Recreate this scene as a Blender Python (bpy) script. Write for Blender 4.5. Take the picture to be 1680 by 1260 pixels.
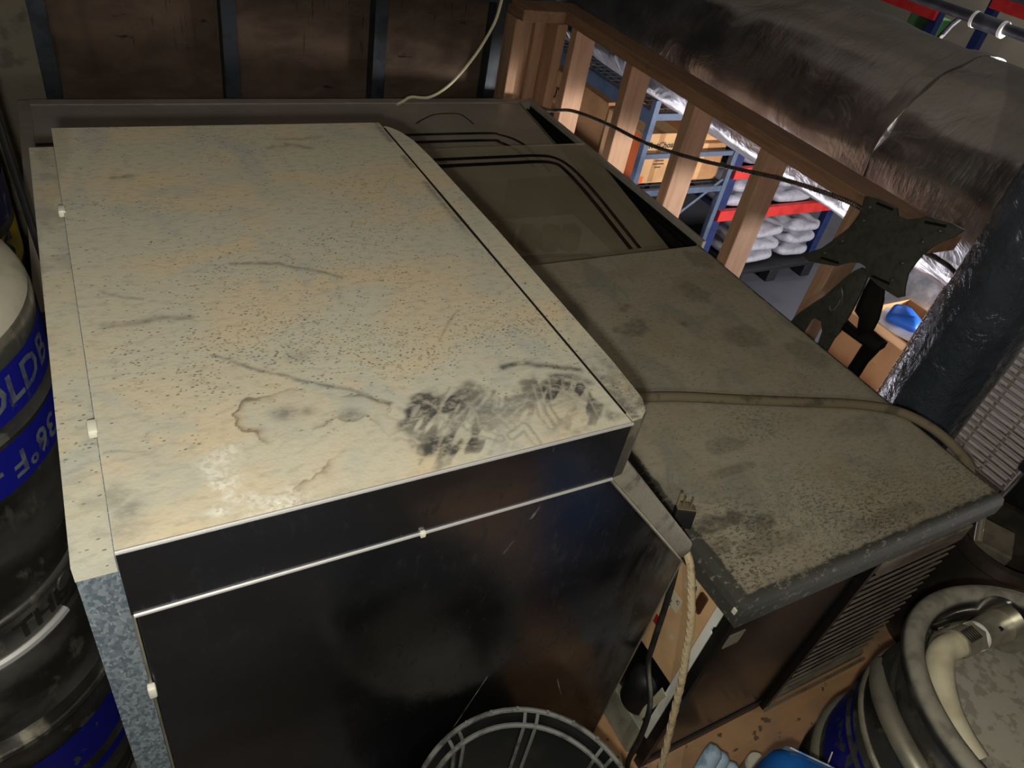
import bpy, bmesh, math, random
import numpy as np
from mathutils import Vector, Matrix

for o in list(bpy.data.objects):
    bpy.data.objects.remove(o)
scene = bpy.context.scene
COL = scene.collection
RND = random.Random(7)

# ------------------------------------------------------------------ camera
cam_right = Vector((0.87406298, -0.45434213, 0.17200913))
cam_up = Vector((0.17596697, 0.62610925, 0.75962019))
cam_back = Vector((-0.45282396, -0.63368796, 0.62720813))
CAM = Vector((0.0, 0.0, 1.551))
cd = bpy.data.cameras.new('camera')
cd.sensor_width = 36.0
cd.lens = 1217.894 / 1680 * 36.0
cd.clip_start = 0.02
co = bpy.data.objects.new('camera', cd)
COL.objects.link(co)
co.matrix_world = Matrix(((cam_right.x, cam_up.x, cam_back.x, CAM.x),
                          (cam_right.y, cam_up.y, cam_back.y, CAM.y),
                          (cam_right.z, cam_up.z, cam_back.z, CAM.z),
                          (0, 0, 0, 1)))
scene.camera = co

# ------------------------------------------------------------------ light
w = bpy.data.worlds.new('world')
scene.world = w
w.use_nodes = True
w.node_tree.nodes['Background'].inputs[0].default_value = (0.60, 0.62, 0.66, 1)
w.node_tree.nodes['Background'].inputs[1].default_value = 0.012


def lamp(name, kind, loc, energy, color, size=0.1, target=None, size_y=None):
    d = bpy.data.lights.new(name, kind)
    d.energy = energy
    d.color = color
    if kind == 'AREA':
        d.size = size
        if size_y:
            d.shape = 'RECTANGLE'
            d.size_y = size_y
    else:
        d.shadow_soft_size = size
    o = bpy.data.objects.new(name, d)
    COL.objects.link(o)
    o.location = loc
    if target is not None:
        o.rotation_euler = (Vector(target) - Vector(loc)).to_track_quat('-Z', 'Y').to_euler()
    return o


# the phone's flash beside its lens
lamp('phone_flash', 'POINT', CAM - cam_up * 0.045 - cam_right * 0.012 + cam_back * 0.01, 31.5, (1.0, 0.978, 0.91), 0.012)
# soft fill added above the loft to even out the flash falloff
lamp('loft_fill_light', 'AREA', (0.10, 0.70, 2.42), 0.8, (1.0, 0.95, 0.86), 1.2, (0.10, 0.7, 0), 0.3)
# strip lights of the store room below the loft
lamp('store_strip_light', 'AREA', (4.3, -0.3, 0.30), 230.0, (1.0, 0.95, 0.94), 1.8, (1.9, 2.0, 0.42), 0.30)
lamp('store_high_light', 'AREA', (4.6, 2.2, 2.3), 12.0, (0.96, 0.96, 1.0), 1.5, (4.4, 2.9, -1.1), 0.5)

# added fills for duct underside and far wall; a work lamp behind the photographer
lamp('duct_fill_light', 'AREA', (2.30, 2.3, -0.14), 300.0, (1.0, 0.96, 0.92), 0.2, (2.30, 2.301, -1.0), 3.8).data.spread = math.radians(62)
lamp('far_wall_fill', 'AREA', (7.6, 4.4, 3.3), 130.0, (1.0, 0.96, 0.90), 1.5, (10.1, 4.6, 0.0), 0.5)
lamp('work_lamp', 'POINT', (-0.56, -1.2, 1.92), 30.0, (1.0, 0.965, 0.89), 0.03)

vs = scene.view_settings
scene.display_settings.display_device = 'sRGB'
vs.view_transform = 'Standard'
vs.look = 'None'
vs.exposure = 0.0
vs.gamma = 1.0
vs.use_curve_mapping = False


# ------------------------------------------------------------------ materials
def lin(r, g, b):
    f = lambda c: (c / 255 / 12.92) if c / 255 <= 0.04045 else ((c / 255 + 0.055) / 1.055) ** 2.4
    return (f(r), f(g), f(b), 1)


class NB:
    """small node builder"""

    def __init__(s, name):
        s.m = bpy.data.materials.new(name)
        s.m.use_nodes = True
        s.t = s.m.node_tree
        s.b = s.t.nodes['Principled BSDF']
        s.tc = s.t.nodes.new('ShaderNodeTexCoord')

    def link(s, a, b):
        s.t.links.new(a, b)

    def val(s, sock, v):
        if hasattr(v, 'is_linked') or isinstance(v, bpy.types.NodeSocket):
            s.link(v, sock)
        else:
            sock.default_value = v

    def coords(s, stretch=(1, 1, 1), rot=(0, 0, 0)):
        mp = s.t.nodes.new('ShaderNodeMapping')
        mp.inputs['Scale'].default_value = stretch
        mp.inputs['Rotation'].default_value = rot
        s.link(s.tc.outputs['Object'], mp.inputs['Vector'])
        return mp.outputs['Vector']

    def noise(s, scale, stretch=(1, 1, 1), detail=4, rough=0.55, dist=0.0, rot=(0, 0, 0)):
        n = s.t.nodes.new('ShaderNodeTexNoise')
        n.inputs['Scale'].default_value = scale
        n.inputs['Detail'].default_value = detail
        n.inputs['Roughness'].default_value = rough
        n.inputs['Distortion'].default_value = dist
        s.link(s.coords(stretch, rot), n.inputs['Vector'])
        return n.outputs['Fac']

    def vor(s, scale, stretch=(1, 1, 1), rot=(0, 0, 0), feature='F1'):
        n = s.t.nodes.new('ShaderNodeTexVoronoi')
        n.feature = feature
        n.inputs['Scale'].default_value = scale
        s.link(s.coords(stretch, rot), n.inputs['Vector'])
        return n

    def ramp(s, fac, lo, hi, a=0.0, b=1.0):
        n = s.t.nodes.new('ShaderNodeMapRange')
        n.interpolation_type = 'SMOOTHSTEP'
        n.inputs['From Min'].default_value = lo
        n.inputs['From Max'].default_value = hi
        n.inputs['To Min'].default_value = a
        n.inputs['To Max'].default_value = b
        s.link(fac, n.inputs['Value'])
        return n.outputs['Result']

    def math(s, op, a, b=0.0):
        n = s.t.nodes.new('ShaderNodeMath')
        n.operation = op
        s.val(n.inputs[0], a)
        s.val(n.inputs[1], b)
        return n.outputs[0]

    def mix(s, fac, a, b):
        n = s.t.nodes.new('ShaderNodeMix')
        n.data_type = 'RGBA'
        s.val(n.inputs['Factor'], fac)
        s.val(n.inputs['A'], a)
        s.val(n.inputs['B'], b)
        return n.outputs['Result']

    def attr(s, name):
        n = s.t.nodes.new('ShaderNodeAttribute')
        n.attribute_name = name
        return n.outputs['Fac']

    def bump(s, h, strength=0.3, dist=0.01):
        n = s.t.nodes.new('ShaderNodeBump')
        n.inputs['Strength'].default_value = strength
        n.inputs['Distance'].default_value = dist
        s.link(h, n.inputs['Height'])
        s.link(n.outputs['Normal'], s.b.inputs['Normal'])

    def set(s, col=None, rough=None, metal=None, spec=None):
        if col is not None:
            s.val(s.b.inputs['Base Color'], col)
        if rough is not None:
            s.val(s.b.inputs['Roughness'], rough)
        if metal is not None:
            s.val(s.b.inputs['Metallic'], metal)
        if spec is not None:
            s.b.inputs['Specular IOR Level'].default_value = spec
        return s.m


MATS = {}


def simple(name, rgb, rough=0.5, metal=0.0, rgb2=None, scale=12, stretch=(1, 1, 1), lo=0.45, hi=0.65, bump=None, dust=None, spec=None):
    """one colour, a second one in noise patches, optional bump, optional dust lying on faces that look up"""
    n = NB(name)
    c = lin(*rgb)
    if rgb2:
        c = n.mix(n.ramp(n.noise(scale, stretch), lo, hi), c, lin(*rgb2))
    if dust:
        g = n.t.nodes.new('ShaderNodeNewGeometry')
        sp = n.t.nodes.new('ShaderNodeSeparateXYZ')
        n.link(g.outputs['Normal'], sp.inputs[0])
        f = n.math('MULTIPLY', n.ramp(sp.outputs['Z'], dust[1], dust[2]), n.ramp(n.noise(35), 0.30, 0.60, 0.55, 1.0))
        c = n.mix(f, c, lin(*dust[0]))
        rough = n.math('MAXIMUM', n.ramp(f, 0, 0.6, 0, 0.9), rough)
        if metal:
            metal = n.math('MULTIPLY', n.math('SUBTRACT', 1.0, f), metal)
    if bump:
        n.bump(n.noise(bump[0], bump[2] if len(bump) > 2 else (1, 1, 1), 6), bump[1], 0.01)
    n.set(c, rough, metal, spec)
    MATS[name] = n.m
    return n.m


def dusty_top(name, beige, ochre, blue, dark, specks, spk_scale, spk_len, fleck=None):
    n = NB(name)
    c = n.mix(n.ramp(n.noise(5.0, (1, 1.5, 1), 3, 0.6, 0.6), 0.40, 0.66), lin(*beige), lin(*ochre))
    c = n.mix(n.ramp(n.noise(6.5, (1.3, 1, 1), 3, 0.55, 0.9, (0, 0, 0.7)), 0.50, 0.68, 0, 0.75), c, lin(*blue))
    c = n.mix(n.ramp(n.noise(60, (1, 2, 1), 4), 0.45, 0.75, 0, 0.22), c, lin(*dark))
    if fleck:
        f = n.ramp(n.noise(110, (1.0, 1.9, 1), 5, 0.7), 0.50, 0.60)
        f = n.math('MULTIPLY', f, n.attr('fleck'))
        c = n.mix(f, c, lin(*fleck))
    # little dash-like marks, as thick as the attribute says
    v = n.vor(spk_scale, spk_len, (0, 0, 0.25))
    sep = n.t.nodes.new('ShaderNodeSeparateColor')
    n.link(v.outputs['Color'], sep.inputs[0])
    on = n.math('LESS_THAN', sep.outputs[0], n.attr('speck'))
    size = n.math('MULTIPLY', sep.outputs[1], 0.34)
    dot = n.math('LESS_THAN', v.outputs['Distance'], n.math('ADD', size, 0.10))
    s = n.math('MULTIPLY', n.math('MULTIPLY', on, dot), n.ramp(n.noise(40), 0.3, 0.6, 0.35, 0.8))
    c = n.mix(s, c, lin(*specks))
    c = n.mix(n.math('MULTIPLY', n.attr('stain'), 0.9), c, lin(104, 90, 66))
    c = n.mix(n.math('MULTIPLY', n.attr('pale'), 0.6), c, lin(178, 174, 156))
    dk = n.math('MULTIPLY', n.attr('dark'), n.ramp(n.noise(55, (1, 1.6, 1), 6, 0.7), 0.28, 0.58, 0.25, 1.0))
    c = n.mix(dk, c, lin(*dark))
    c = n.mix(n.math('MULTIPLY', n.attr('powder'), n.ramp(n.noise(130, (1, 1, 1), 5, 0.7), 0.38, 0.58)), c, lin(214, 211, 196))
    n.bump(n.math('ADD', n.noise(220, (1, 1, 1), 4), n.math('MULTIPLY', n.attr('powder'), 1.2)), 0.18, 0.003)
    n.set(c, n.math('SUBTRACT', 0.88, n.math('MULTIPLY', dk, 0.10)), 0.0, 0.25)
    MATS[name] = n.m
    return n.m


dusty_top('bin_dust', (184, 178, 156), (194, 178, 146), (168, 169, 156), (70, 69, 64), (84, 80, 71), 270, (0.75, 1.5, 1))
dusty_top('cooler_dust', (164, 156, 135), (158, 146, 122), (138, 138, 122), (60, 60, 52), (98, 92, 80), 190, (0.8, 1.5, 1), (84, 81, 71))


def stainless():
    n = NB('stainless')
    r = n.math('ADD', n.ramp(n.noise(4, (1, 1, 2.2), 4), 0.3, 0.7, 0.14, 0.27), n.ramp(n.noise(26, (3, 1, 1), 5, 0.65), 0.5, 0.8, 0, 0.18))
    c = n.mix(n.ramp(n.noise(3, (1, 1, 1), 4), 0.35, 0.7), lin(112, 114, 120), lin(88, 86, 84))
    px = n.t.nodes.new('ShaderNodeSeparateXYZ')
    n.link(n.tc.outputs['Object'], px.inputs[0])
    gr_ = n.math('MULTIPLY', n.ramp(px.outputs['X'], 0.26, 0.44), n.ramp(n.noise(9, (3, 1, 0.5), 5, 0.65, 0.8), 0.45, 0.65, 0, 0.75))
    c = n.mix(gr_, c, lin(96, 84, 64))
    sc = n.vor(3.2, (1.0, 1, 0.5), (0, -0.6, 0), 'DISTANCE_TO_EDGE')
    scr = n.math('MULTIPLY', n.math('LESS_THAN', sc.outputs['Distance'], 0.0028), n.ramp(n.noise(7), 0.55, 0.64))
    c = n.mix(n.math('MULTIPLY', scr, 0.5), c, lin(200, 196, 180))
    n.bump(n.noise(5, (1, 1, 1.3), 2), 0.10, 0.02)
    n.set(c, n.math('ADD', n.math('ADD', r, n.math('MULTIPLY', gr_, 0.3)), n.math('MULTIPLY', scr, 0.3)), n.math('SUBTRACT', n.math('SUBTRACT', 0.96, n.math('MULTIPLY', scr, 0.7)), n.math('MULTIPLY', gr_, 0.55)))
    MATS['stainless'] = n.m


stainless()


def galvanised():
    n = NB('galvanised')
    v = n.vor(330, (1, 1, 0.6))
    sep = n.t.nodes.new('ShaderNodeSeparateColor')
    n.link(v.outputs['Color'], sep.inputs[0])
    c = n.mix(n.ramp(sep.outputs[0], 0.1, 0.95), lin(112, 126, 134), lin(160, 170, 174))
    n.set(c, n.ramp(sep.outputs[1], 0, 1, 0.38, 0.62), 0.55)
    MATS['galvanised'] = n.m


galvanised()


def foil():
    n = NB('foil')
    g = n.t.nodes.new('ShaderNodeNewGeometry')
    sp = n.t.nodes.new('ShaderNodeSeparateXYZ')
    n.link(g.outputs['Normal'], sp.inputs[0])
    f = n.math('MULTIPLY', n.ramp(sp.outputs['Z'], 0.48, 0.70), 0.93)
    c = n.mix(f, n.mix(n.ramp(n.noise(7), 0.35, 0.7), lin(196, 192, 190), lin(150, 146, 146)), lin(150, 143, 132))
    n.bump(n.math('ADD', n.noise(7, (1, 0.9, 1), 3, 0.55, 1.4), n.math('MULTIPLY', n.noise(30, (0.35, 1.9, 0.35), 3, 0.6), 0.30)), 0.42, 0.02)
    n.set(c, n.math('ADD', n.math('MULTIPLY', f, 0.50), 0.30), n.math('SUBTRACT', 0.93, f))
    MATS['foil'] = n.m


foil()


def wrap():
    n = NB('black_wrap')
    c = n.mix(n.ramp(n.noise(5, (1, 1, 1), 5), 0.4, 0.65), lin(50, 56, 62), lin(64, 71, 78))
    c = n.mix(n.ramp(n.noise(4, (1, 1, 0.7), 4, 0.6, 1.5), 0.56, 0.72, 0, 0.5), c, lin(84, 78, 64))
    n.bump(n.math('ADD', n.noise(13, (1, 1, 0.8), 5, 0.6, 1.6), n.math('MULTIPLY', n.noise(40, (1, 1, 1), 3), 0.45)), 0.62, 0.015)
    n.set(c, n.ramp(n.noise(6), 0.3, 0.7, 0.14, 0.34), 0.0, 0.6)
    MATS['black_wrap'] = n.m


wrap()


def wood(name, rgb, rgb2, stretch, scale=9, rough=0.75, knots=True):
    n = NB(name)
    c = n.mix(n.ramp(n.noise(scale, stretch, 5, 0.6, 0.6), 0.35, 0.68), lin(*rgb), lin(*rgb2))
    if knots:
        v = n.vor(3.2, (1, 1, 1.4))
        k = n.ramp(v.outputs['Distance'], 0.035, 0.075, 1, 0)
        c = n.mix(n.math('MULTIPLY', k, 0.65), c, lin(92, 58, 34))
    n.bump(n.noise(scale * 6, stretch, 4), 0.12, 0.004)
    n.set(c, rough, 0)
    MATS[name] = n.m


wood('pine_upright', (176, 138, 106), (158, 120, 90), (6, 6, 0.5))
wood('pine_rail', (146, 110, 80), (122, 90, 64), (6, 0.5, 6))


def old_ply():
    n = NB('old_plywood')
    c = n.mix(n.ramp(n.noise(5, (1, 1, 2.0), 5, 0.6, 0.5), 0.35, 0.66), lin(92, 76, 63), lin(72, 59, 49))
    # black vertical scuffs in a belt at pallet height
    belt = n.t.nodes.new('ShaderNodeSeparateXYZ')
    n.link(n.tc.outputs['Object'], belt.inputs[0])
    b = n.math('MULTIPLY', n.ramp(belt.outputs['Z'], 0.70, 0.76), n.ramp(belt.outputs['Z'], 0.86, 0.93, 1, 0))
    sc = n.math('MULTIPLY', n.ramp(n.noise(60, (1.6, 1, 0.10), 4, 0.7), 0.57, 0.64), n.ramp(n.noise(6, (1, 1, 1), 3), 0.46, 0.56))
    c = n.mix(n.math('MULTIPLY', n.math('MULTIPLY', b, sc), 0.92), c, lin(14, 12, 12))
    c = n.mix(n.ramp(n.noise(16, (0.5, 1, 2.2), 4), 0.66, 0.72, 0, 0.8), c, lin(32, 22, 18))
    n.set(c, 0.85, 0, 0.12)
    MATS['old_plywood'] = n.m


old_ply()


def ply_floor():
    n = NB('floor_plywood')
    c = n.mix(n.ramp(n.noise(4, (0.6, 3, 1), 5), 0.35, 0.68), lin(190, 148, 104), lin(160, 120, 82))
    c = n.mix(n.ramp(n.noise(34, (1, 1.4, 1), 3), 0.63, 0.68, 0, 0.85), c, lin(74, 54, 40))
    c = n.mix(n.ramp(n.noise(8, (1, 1, 1), 5), 0.52, 0.75, 0, 0.5), c, lin(120, 104, 84))
    n.set(c, 0.7, 0)
    MATS['floor_plywood'] = n.m


ply_floor()


def keg_steel():
    n = NB('keg_steel')
    c = n.mix(n.ramp(n.noise(7, (1, 1, 1.6), 5), 0.38, 0.62), lin(112, 110, 104), lin(66, 64, 58))
    c = n.mix(n.ramp(n.noise(24, (1, 1, 0.6), 5), 0.56, 0.66, 0, 0.7), c, lin(150, 146, 132))
    n.set(c, n.ramp(n.noise(9), 0.3, 0.7, 0.28, 0.5), 0.8)
    MATS['keg_steel'] = n.m


keg_steel()


def keg_print(name, rgb, chip):
    n = NB(name)
    k = n.ramp(n.noise(30, (1, 1, 0.5), 5, 0.65), 0.58, 0.63)
    c = n.mix(k, lin(*rgb), lin(*chip))
    n.set(c, 0.38, 0.25)
    MATS[name] = n.m


keg_print('keg_blue', (22, 24, 128), (74, 74, 70))
keg_print('keg_yellow', (190, 168, 40), (110, 104, 80))
keg_print('keg_navy', (34, 38, 74), (110, 110, 108))
simple('keg_dust', (150, 144, 126), 0.85, 0, (122, 116, 100), 14)
simple('keg_flakes', (150, 145, 129), 0.85, 0, (124, 121, 107), 48, lo=0.50, hi=0.60)
simple('floor_dark', (58, 54, 50), 0.8, 0, (76, 66, 56), 5)
simple('keg_letter', (92, 96, 100), 0.6, 0.1, (60, 62, 90), 50)
simple('keg_emboss', (50, 47, 42), 0.45, 0.5)
simple('dark_trim', (74, 68, 56), 0.5, 0.4, (112, 102, 82), 40, lo=0.5, hi=0.7, dust=((176, 166, 134), 0.55, 0.8))
simple('bright_steel', (232, 230, 224), 0.38, 0.7)  # brightened past the bin's own steel to give its edges painted highlights
simple('bolt_pale', (214, 210, 190), 0.45, 0.1)
simple('bin_door', (118, 112, 96), 0.75, 0.05, (72, 66, 55), 26, lo=0.52, hi=0.75, bump=(120, 0.2))
simple('black_panel', (22, 20, 18), 0.20, 0.0, (34, 31, 28), 6, spec=0.6)
simple('black_metal', (17, 17, 16), 0.42, 0.1, (40, 38, 34), 18, lo=0.55, hi=0.75)
simple('cooler_lip', (52, 54, 48), 0.62, 0.0, (78, 76, 64), 26, lo=0.5, hi=0.7)
simple('louvre_grey', (122, 114, 96), 0.7, 0.0, (96, 90, 76), 20)
simple('beige_card', (206, 168, 122), 0.7, 0, (190, 152, 108), 8)
simple('white_steel', (226, 226, 214), 0.45, 0.0, (206, 204, 188), 10)
simple('grey_steel', (150, 150, 130), 0.5, 0.1, (120, 116, 98), 12)
simple('brown_hole', (70, 42, 22), 0.5)
simple('label_white', (196, 188, 160), 0.6)
simple('print_black', (30, 28, 26), 0.6)
simple('print_red', (150, 24, 34), 0.55)
simple('rubber_black', (20, 20, 20), 0.55, 0, (34, 33, 31), 20)
simple('rubber_dusty', (30, 30, 29), 0.5, 0, (60, 58, 52), 20, lo=0.45, hi=0.7, dust=((132, 128, 112), 0.15, 0.75))
simple('brass_worn', (150, 138, 100), 0.4, 0.5)
simple('hose_beige', (190, 170, 132), 0.7, 0, (150, 132, 100), 60, lo=0.5, hi=0.7)
simple('hose_dust', (116, 104, 80), 0.85, 0, (84, 76, 60), 30, lo=0.5, hi=0.68)
simple('hose_clear', (196, 188, 158), 0.35, 0, (170, 160, 130), 10)
simple('chrome', (200, 198, 190), 0.18, 1.0)
simple('brushed_dusty', (176, 170, 150), 0.4, 0.7, (150, 144, 122), 20)
simple('plastic_white', (232, 230, 222), 0.4)
simple('cable_cream', (222, 214, 176), 0.5)
simple('lid_frame', (150, 144, 132), 0.6, 0.0, (162, 156, 143), 14, lo=0.5, hi=0.75)
simple('lid_trim', (150, 140, 120), 0.4, 0.6)
simple('stud_steel', (62, 68, 74), 0.45, 0.5, (44, 48, 52), 12)
simple('stud_rust', (52, 50, 50), 0.55, 0.3)
simple('black_plastic', (19, 20, 20), 0.35, 0, (30, 30, 29), 14)
simple('plastic_edge', (112, 112, 106), 0.6, 0, (70, 70, 66), 34)
simple('bucket_floor', (120, 118, 108), 0.75, 0, (86, 84, 76), 20)
simple('trash_plastic', (40, 38, 34), 0.38, 0, (62, 56, 46), 8)
simple('jug_blue', (22, 88, 160), 0.35, 0, (30, 100, 172), 6)
simple('jug_scuff', (170, 184, 190), 0.6, 0, (60, 120, 180), 40, lo=0.45, hi=0.6)
simple('glove_blue', (186, 208, 222), 0.6, 0, (140, 170, 196), 40, lo=0.52, hi=0.66)
simple('cap_white', (214, 208, 186), 0.5)
simple('can_grey', (30, 27, 24), 0.5)
simple('mount_black', (60, 61, 52), 0.45, 0, (50, 51, 44), 60, bump=(300, 0.08))
simple('mount_dark', (12, 12, 12), 0.35)
simple('conduit_steel', (92, 84, 72), 0.45, 0.5, (60, 55, 48), 40)
simple('shelf_blue', (86, 100, 122), 0.5, 0.1, (72, 86, 108), 8)
simple('wire_grey', (54, 60, 68), 0.5, 0.4)
simple('rack_navy', (34, 48, 96), 0.5, 0.1, (26, 38, 80), 10)
simple('rack_red', (206, 52, 48), 0.5, 0.0, (186, 42, 40), 10)
simple('carton', (176, 130, 84), 0.8, 0, (160, 116, 74), 5)
simple('carton_light', (206, 162, 112), 0.8, 0, (192, 148, 98), 5)
simple('carton_inside', (120, 84, 54), 0.85)
simple('orange_print', (226, 110, 44), 0.7)
simple('sack_white', (168, 168, 178), 0.55, 0, (148, 148, 160), 18, bump=(26, 0.5))
simple('clear_film', (150, 160, 172), 0.25, 0, (190, 196, 206), 16, bump=(20, 0.7))
simple('store_concrete', (86, 88, 98), 0.7, 0, (76, 78, 88), 2.5)
simple('far_wall', (116, 110, 98), 0.8, 0, (104, 98, 88), 1.2)
simple('pallet_black', (26, 27, 30), 0.5)
simple('paper_white', (226, 224, 226), 0.6)
simple('tarp_blue', (26, 104, 222), 0.45, 0, (34, 116, 232), 10)
simple('pipe_dark', (66, 66, 70), 0.45, 0.4, (90, 90, 94), 10)
simple('bin_green', (72, 122, 76), 0.5)
simple('grid_wire', (176, 164, 150), 0.4, 0.5)
simple('dark_hardware', (30, 28, 26), 0.5, 0.3)
simple('ceiling_board', (96, 84, 70), 0.9)


def glass_lid():
    n = NB('smoked_glass')
    c = n.mix(n.ramp(n.noise(5, (1, 1, 1), 4, 0.6, 0.8), 0.4, 0.7), lin(166, 155, 130), lin(178, 167, 138))
    n.set(c, n.ramp(n.noise(12), 0.3, 0.7, 0.10, 0.22), 0, 0.5)
    n.b.inputs['Alpha'].default_value = 0.42
    MATS['smoked_glass'] = n.m
    n = NB('dark_glass')
    c = n.mix(n.ramp(n.noise(5, (1, 1, 1), 4, 0.6, 0.8), 0.4, 0.7), lin(156, 150, 138), lin(168, 162, 148))
    n.set(c, n.ramp(n.noise(12), 0.3, 0.7, 0.28, 0.42), 0, 0.5)
    n.b.inputs['Alpha'].default_value = 0.9
    MATS['dark_glass'] = n.m


glass_lid()


# ------------------------------------------------------------------ builders
def place(o, parent):
    o.parent = parent


def base_of(p):
    v = Vector((0, 0, 0))
    while p is not None:
        v += p.location
        p = p.parent
    return v


def thing(name, label, cat, loc=(0, 0, 0), group=None, kind=None):
    o = bpy.data.objects.new(name, None)
    COL.objects.link(o)
    o.location = loc
    o.empty_display_size = 0.05
    if label:
        o['label'] = label
    if cat:
        o['category'] = cat
    if group:
        o['group'] = group
    if kind:
        o['kind'] = kind
    return o


def tag(o, label, cat, group=None):
    o['label'] = label
    o['category'] = cat
    if group:
        o['group'] = group
    return o


def put(name, bm, mat, parent=None, smooth=False, kind=None):
    """link a bmesh drawn in world coordinates as one mesh object"""
    bmesh.ops.recalc_face_normals(bm, faces=bm.faces)
    if parent is not None:
        off = base_of(parent)
    else:
        xs = [v.co for v in bm.verts]
        lo = Vector((min(c.x for c in xs), min(c.y for c in xs), min(c.z for c in xs)))
        hi = Vector((max(c.x for c in xs), max(c.y for c in xs), max(c.z for c in xs)))
        off = Vector(((lo.x + hi.x) / 2, (lo.y + hi.y) / 2, lo.z))
    bmesh.ops.translate(bm, verts=bm.verts, vec=-off)
    me = bpy.data.meshes.new(name)
    bm.to_mesh(me)
    bm.free()
    if smooth:
        for p in me.polygons:
            p.use_smooth = True
        try:
            me.set_sharp_from_angle(angle=math.radians(38))
        except Exception:
            pass
    me.materials.append(MATS[mat])
    o = bpy.data.objects.new(name, me)
    COL.objects.link(o)
    if parent is not None:
        o.parent = parent
    else:
        o.location = off
    if kind:
        o['kind'] = kind
    return o


def box(bm, x0, x1, y0, y1, z0, z1, bev=0.0, seg=2, mtx=None):
    r = bmesh.ops.create_cube(bm, size=1)
    vs_ = r['verts']
    for v in vs_:
        v.co = Vector((x0 + (v.co.x + .5) * (x1 - x0), y0 + (v.co.y + .5) * (y1 - y0), z0 + (v.co.z + .5) * (z1 - z0)))
    if bev:
        es = list({e for v in vs_ for e in v.link_edges})
        res = bmesh.ops.bevel(bm, geom=es, offset=bev, segments=seg, profile=0.5, affect='EDGES')
        vs_ = res['verts']
    if mtx is not None:
        bmesh.ops.transform(bm, matrix=mtx, verts=list(set(vs_)))
    return bm


def B(x0, x1, y0, y1, z0, z1, bev=0.0, seg=2, mtx=None):
    return box(bmesh.new(), x0, x1, y0, y1, z0, z1, bev, seg, mtx)


def rotm(angle, axis, center):
    c = Vector(center)
    return Matrix.Translation(c) @ Matrix.Rotation(angle, 4, axis) @ Matrix.Translation(-c)


def prism(poly, axis, a, b, bev=0.0, bm=None):
    """poly of 2-D points, pushed from a to b along axis x|y|z"""
    bm = bm or bmesh.new()

    def P(p, t):
        return {'x': (t, p[0], p[1]), 'y': (p[0], t, p[1]), 'z': (p[0], p[1], t)}[axis]
    va = [bm.verts.new(P(p, a)) for p in poly]
    vb = [bm.verts.new(P(p, b)) for p in poly]
    n = len(poly)
    fa = bm.faces.new(va)
    fb = bm.faces.new(vb[::-1])
    for i in range(n):
        bm.faces.new((va[i], vb[i], vb[(i + 1) % n], va[(i + 1) % n]))
    bmesh.ops.recalc_face_normals(bm, faces=bm.faces)
    if bev:
        es = [e for e in bm.edges if any(f in (fa, fb) for f in e.link_faces)]
        bmesh.ops.bevel(bm, geom=es, offset=bev, segments=2, profile=0.5, affect='EDGES')
    return bm


def spline(pts, n=8):
    p = [Vector(q) for q in pts]
    p = [p[0] * 2 - p[1]] + p + [p[-1] * 2 - p[-2]]
    out = []
    for i in range(1, len(p) - 2):
        for k in range(n):
            t = k / n
            a, b, c, d = p[i - 1], p[i], p[i + 1], p[i + 2]
            out.append(0.5 * ((2 * b) + (c - a) * t + (2 * a - 5 * b + 4 * c - d) * t * t + (3 * b - a - 3 * c + d) * t ** 3))
    out.append(p[-2])
    return out


def tube(pts, r, seg=10, bm=None, closed=False, caps=True, rfun=None):
    bm = bm or bmesh.new()
    pts = [Vector(q) for q in pts]
    n = len(pts)
    rings = []
    prev = None
    for i in range(n):
        if closed:
            t = pts[(i + 1) % n] - pts[(i - 1) % n]
        else:
            t = pts[min(i + 1, n - 1)] - pts[max(i - 1, 0)]
        t.normalize()
        if prev is None:
            u = t.orthogonal().normalized()
        else:
            u = (prev - t * prev.dot(t)).normalized()
        prev = u
        v = t.cross(u)
        rr = rfun(i, n) if rfun else r
        rings.append([bm.verts.new(pts[i] + (u * math.cos(2 * math.pi * k / seg) + v * math.sin(2 * math.pi * k / seg)) * rr) for k in range(seg)])
    m = n if closed else n - 1
    for i in range(m):
        a, b = rings[i], rings[(i + 1) % n]
        for k in range(seg):
            bm.faces.new((a[k], a[(k + 1) % seg], b[(k + 1) % seg], b[k]))
    if caps and not closed:
        bm.faces.new(rings[0][::-1])
        bm.faces.new(rings[-1])
    return bm


def circle(cx, cy, z, r, n=48):
    return [(cx + r * math.cos(2 * math.pi * k / n), cy + r * math.sin(2 * math.pi * k / n), z) for k in range(n)]


def lathe(profile, cx, cy, seg=64, bm=None, a0=0.0, a1=None):
    """profile = [(r, z)], round the vertical line through cx, cy"""
    bm = bm or bmesh.new()
    full = a1 is None
    span = 2 * math.pi if full else a1 - a0
    cnt = seg if full else seg + 1
    rings = []
    for r, z in profile:
        if r < 1e-6:
            v = bm.verts.new((cx, cy, z))
            rings.append([v] * cnt)
        else:
            rings.append([bm.verts.new((cx + r * math.cos(a0 + span * k / seg), cy + r * math.sin(a0 + span * k / seg), z)) for k in range(cnt)])
    for i in range(len(rings) - 1):
        for k in range(seg):
            k2 = (k + 1) % cnt
            q = []
            for v in (rings[i][k], rings[i][k2], rings[i + 1][k2], rings[i + 1][k]):
                if v not in q:
                    q.append(v)
            if len(q) > 2:
                try:
                    bm.faces.new(q)
                except ValueError:
                    pass
    return bm


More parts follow.
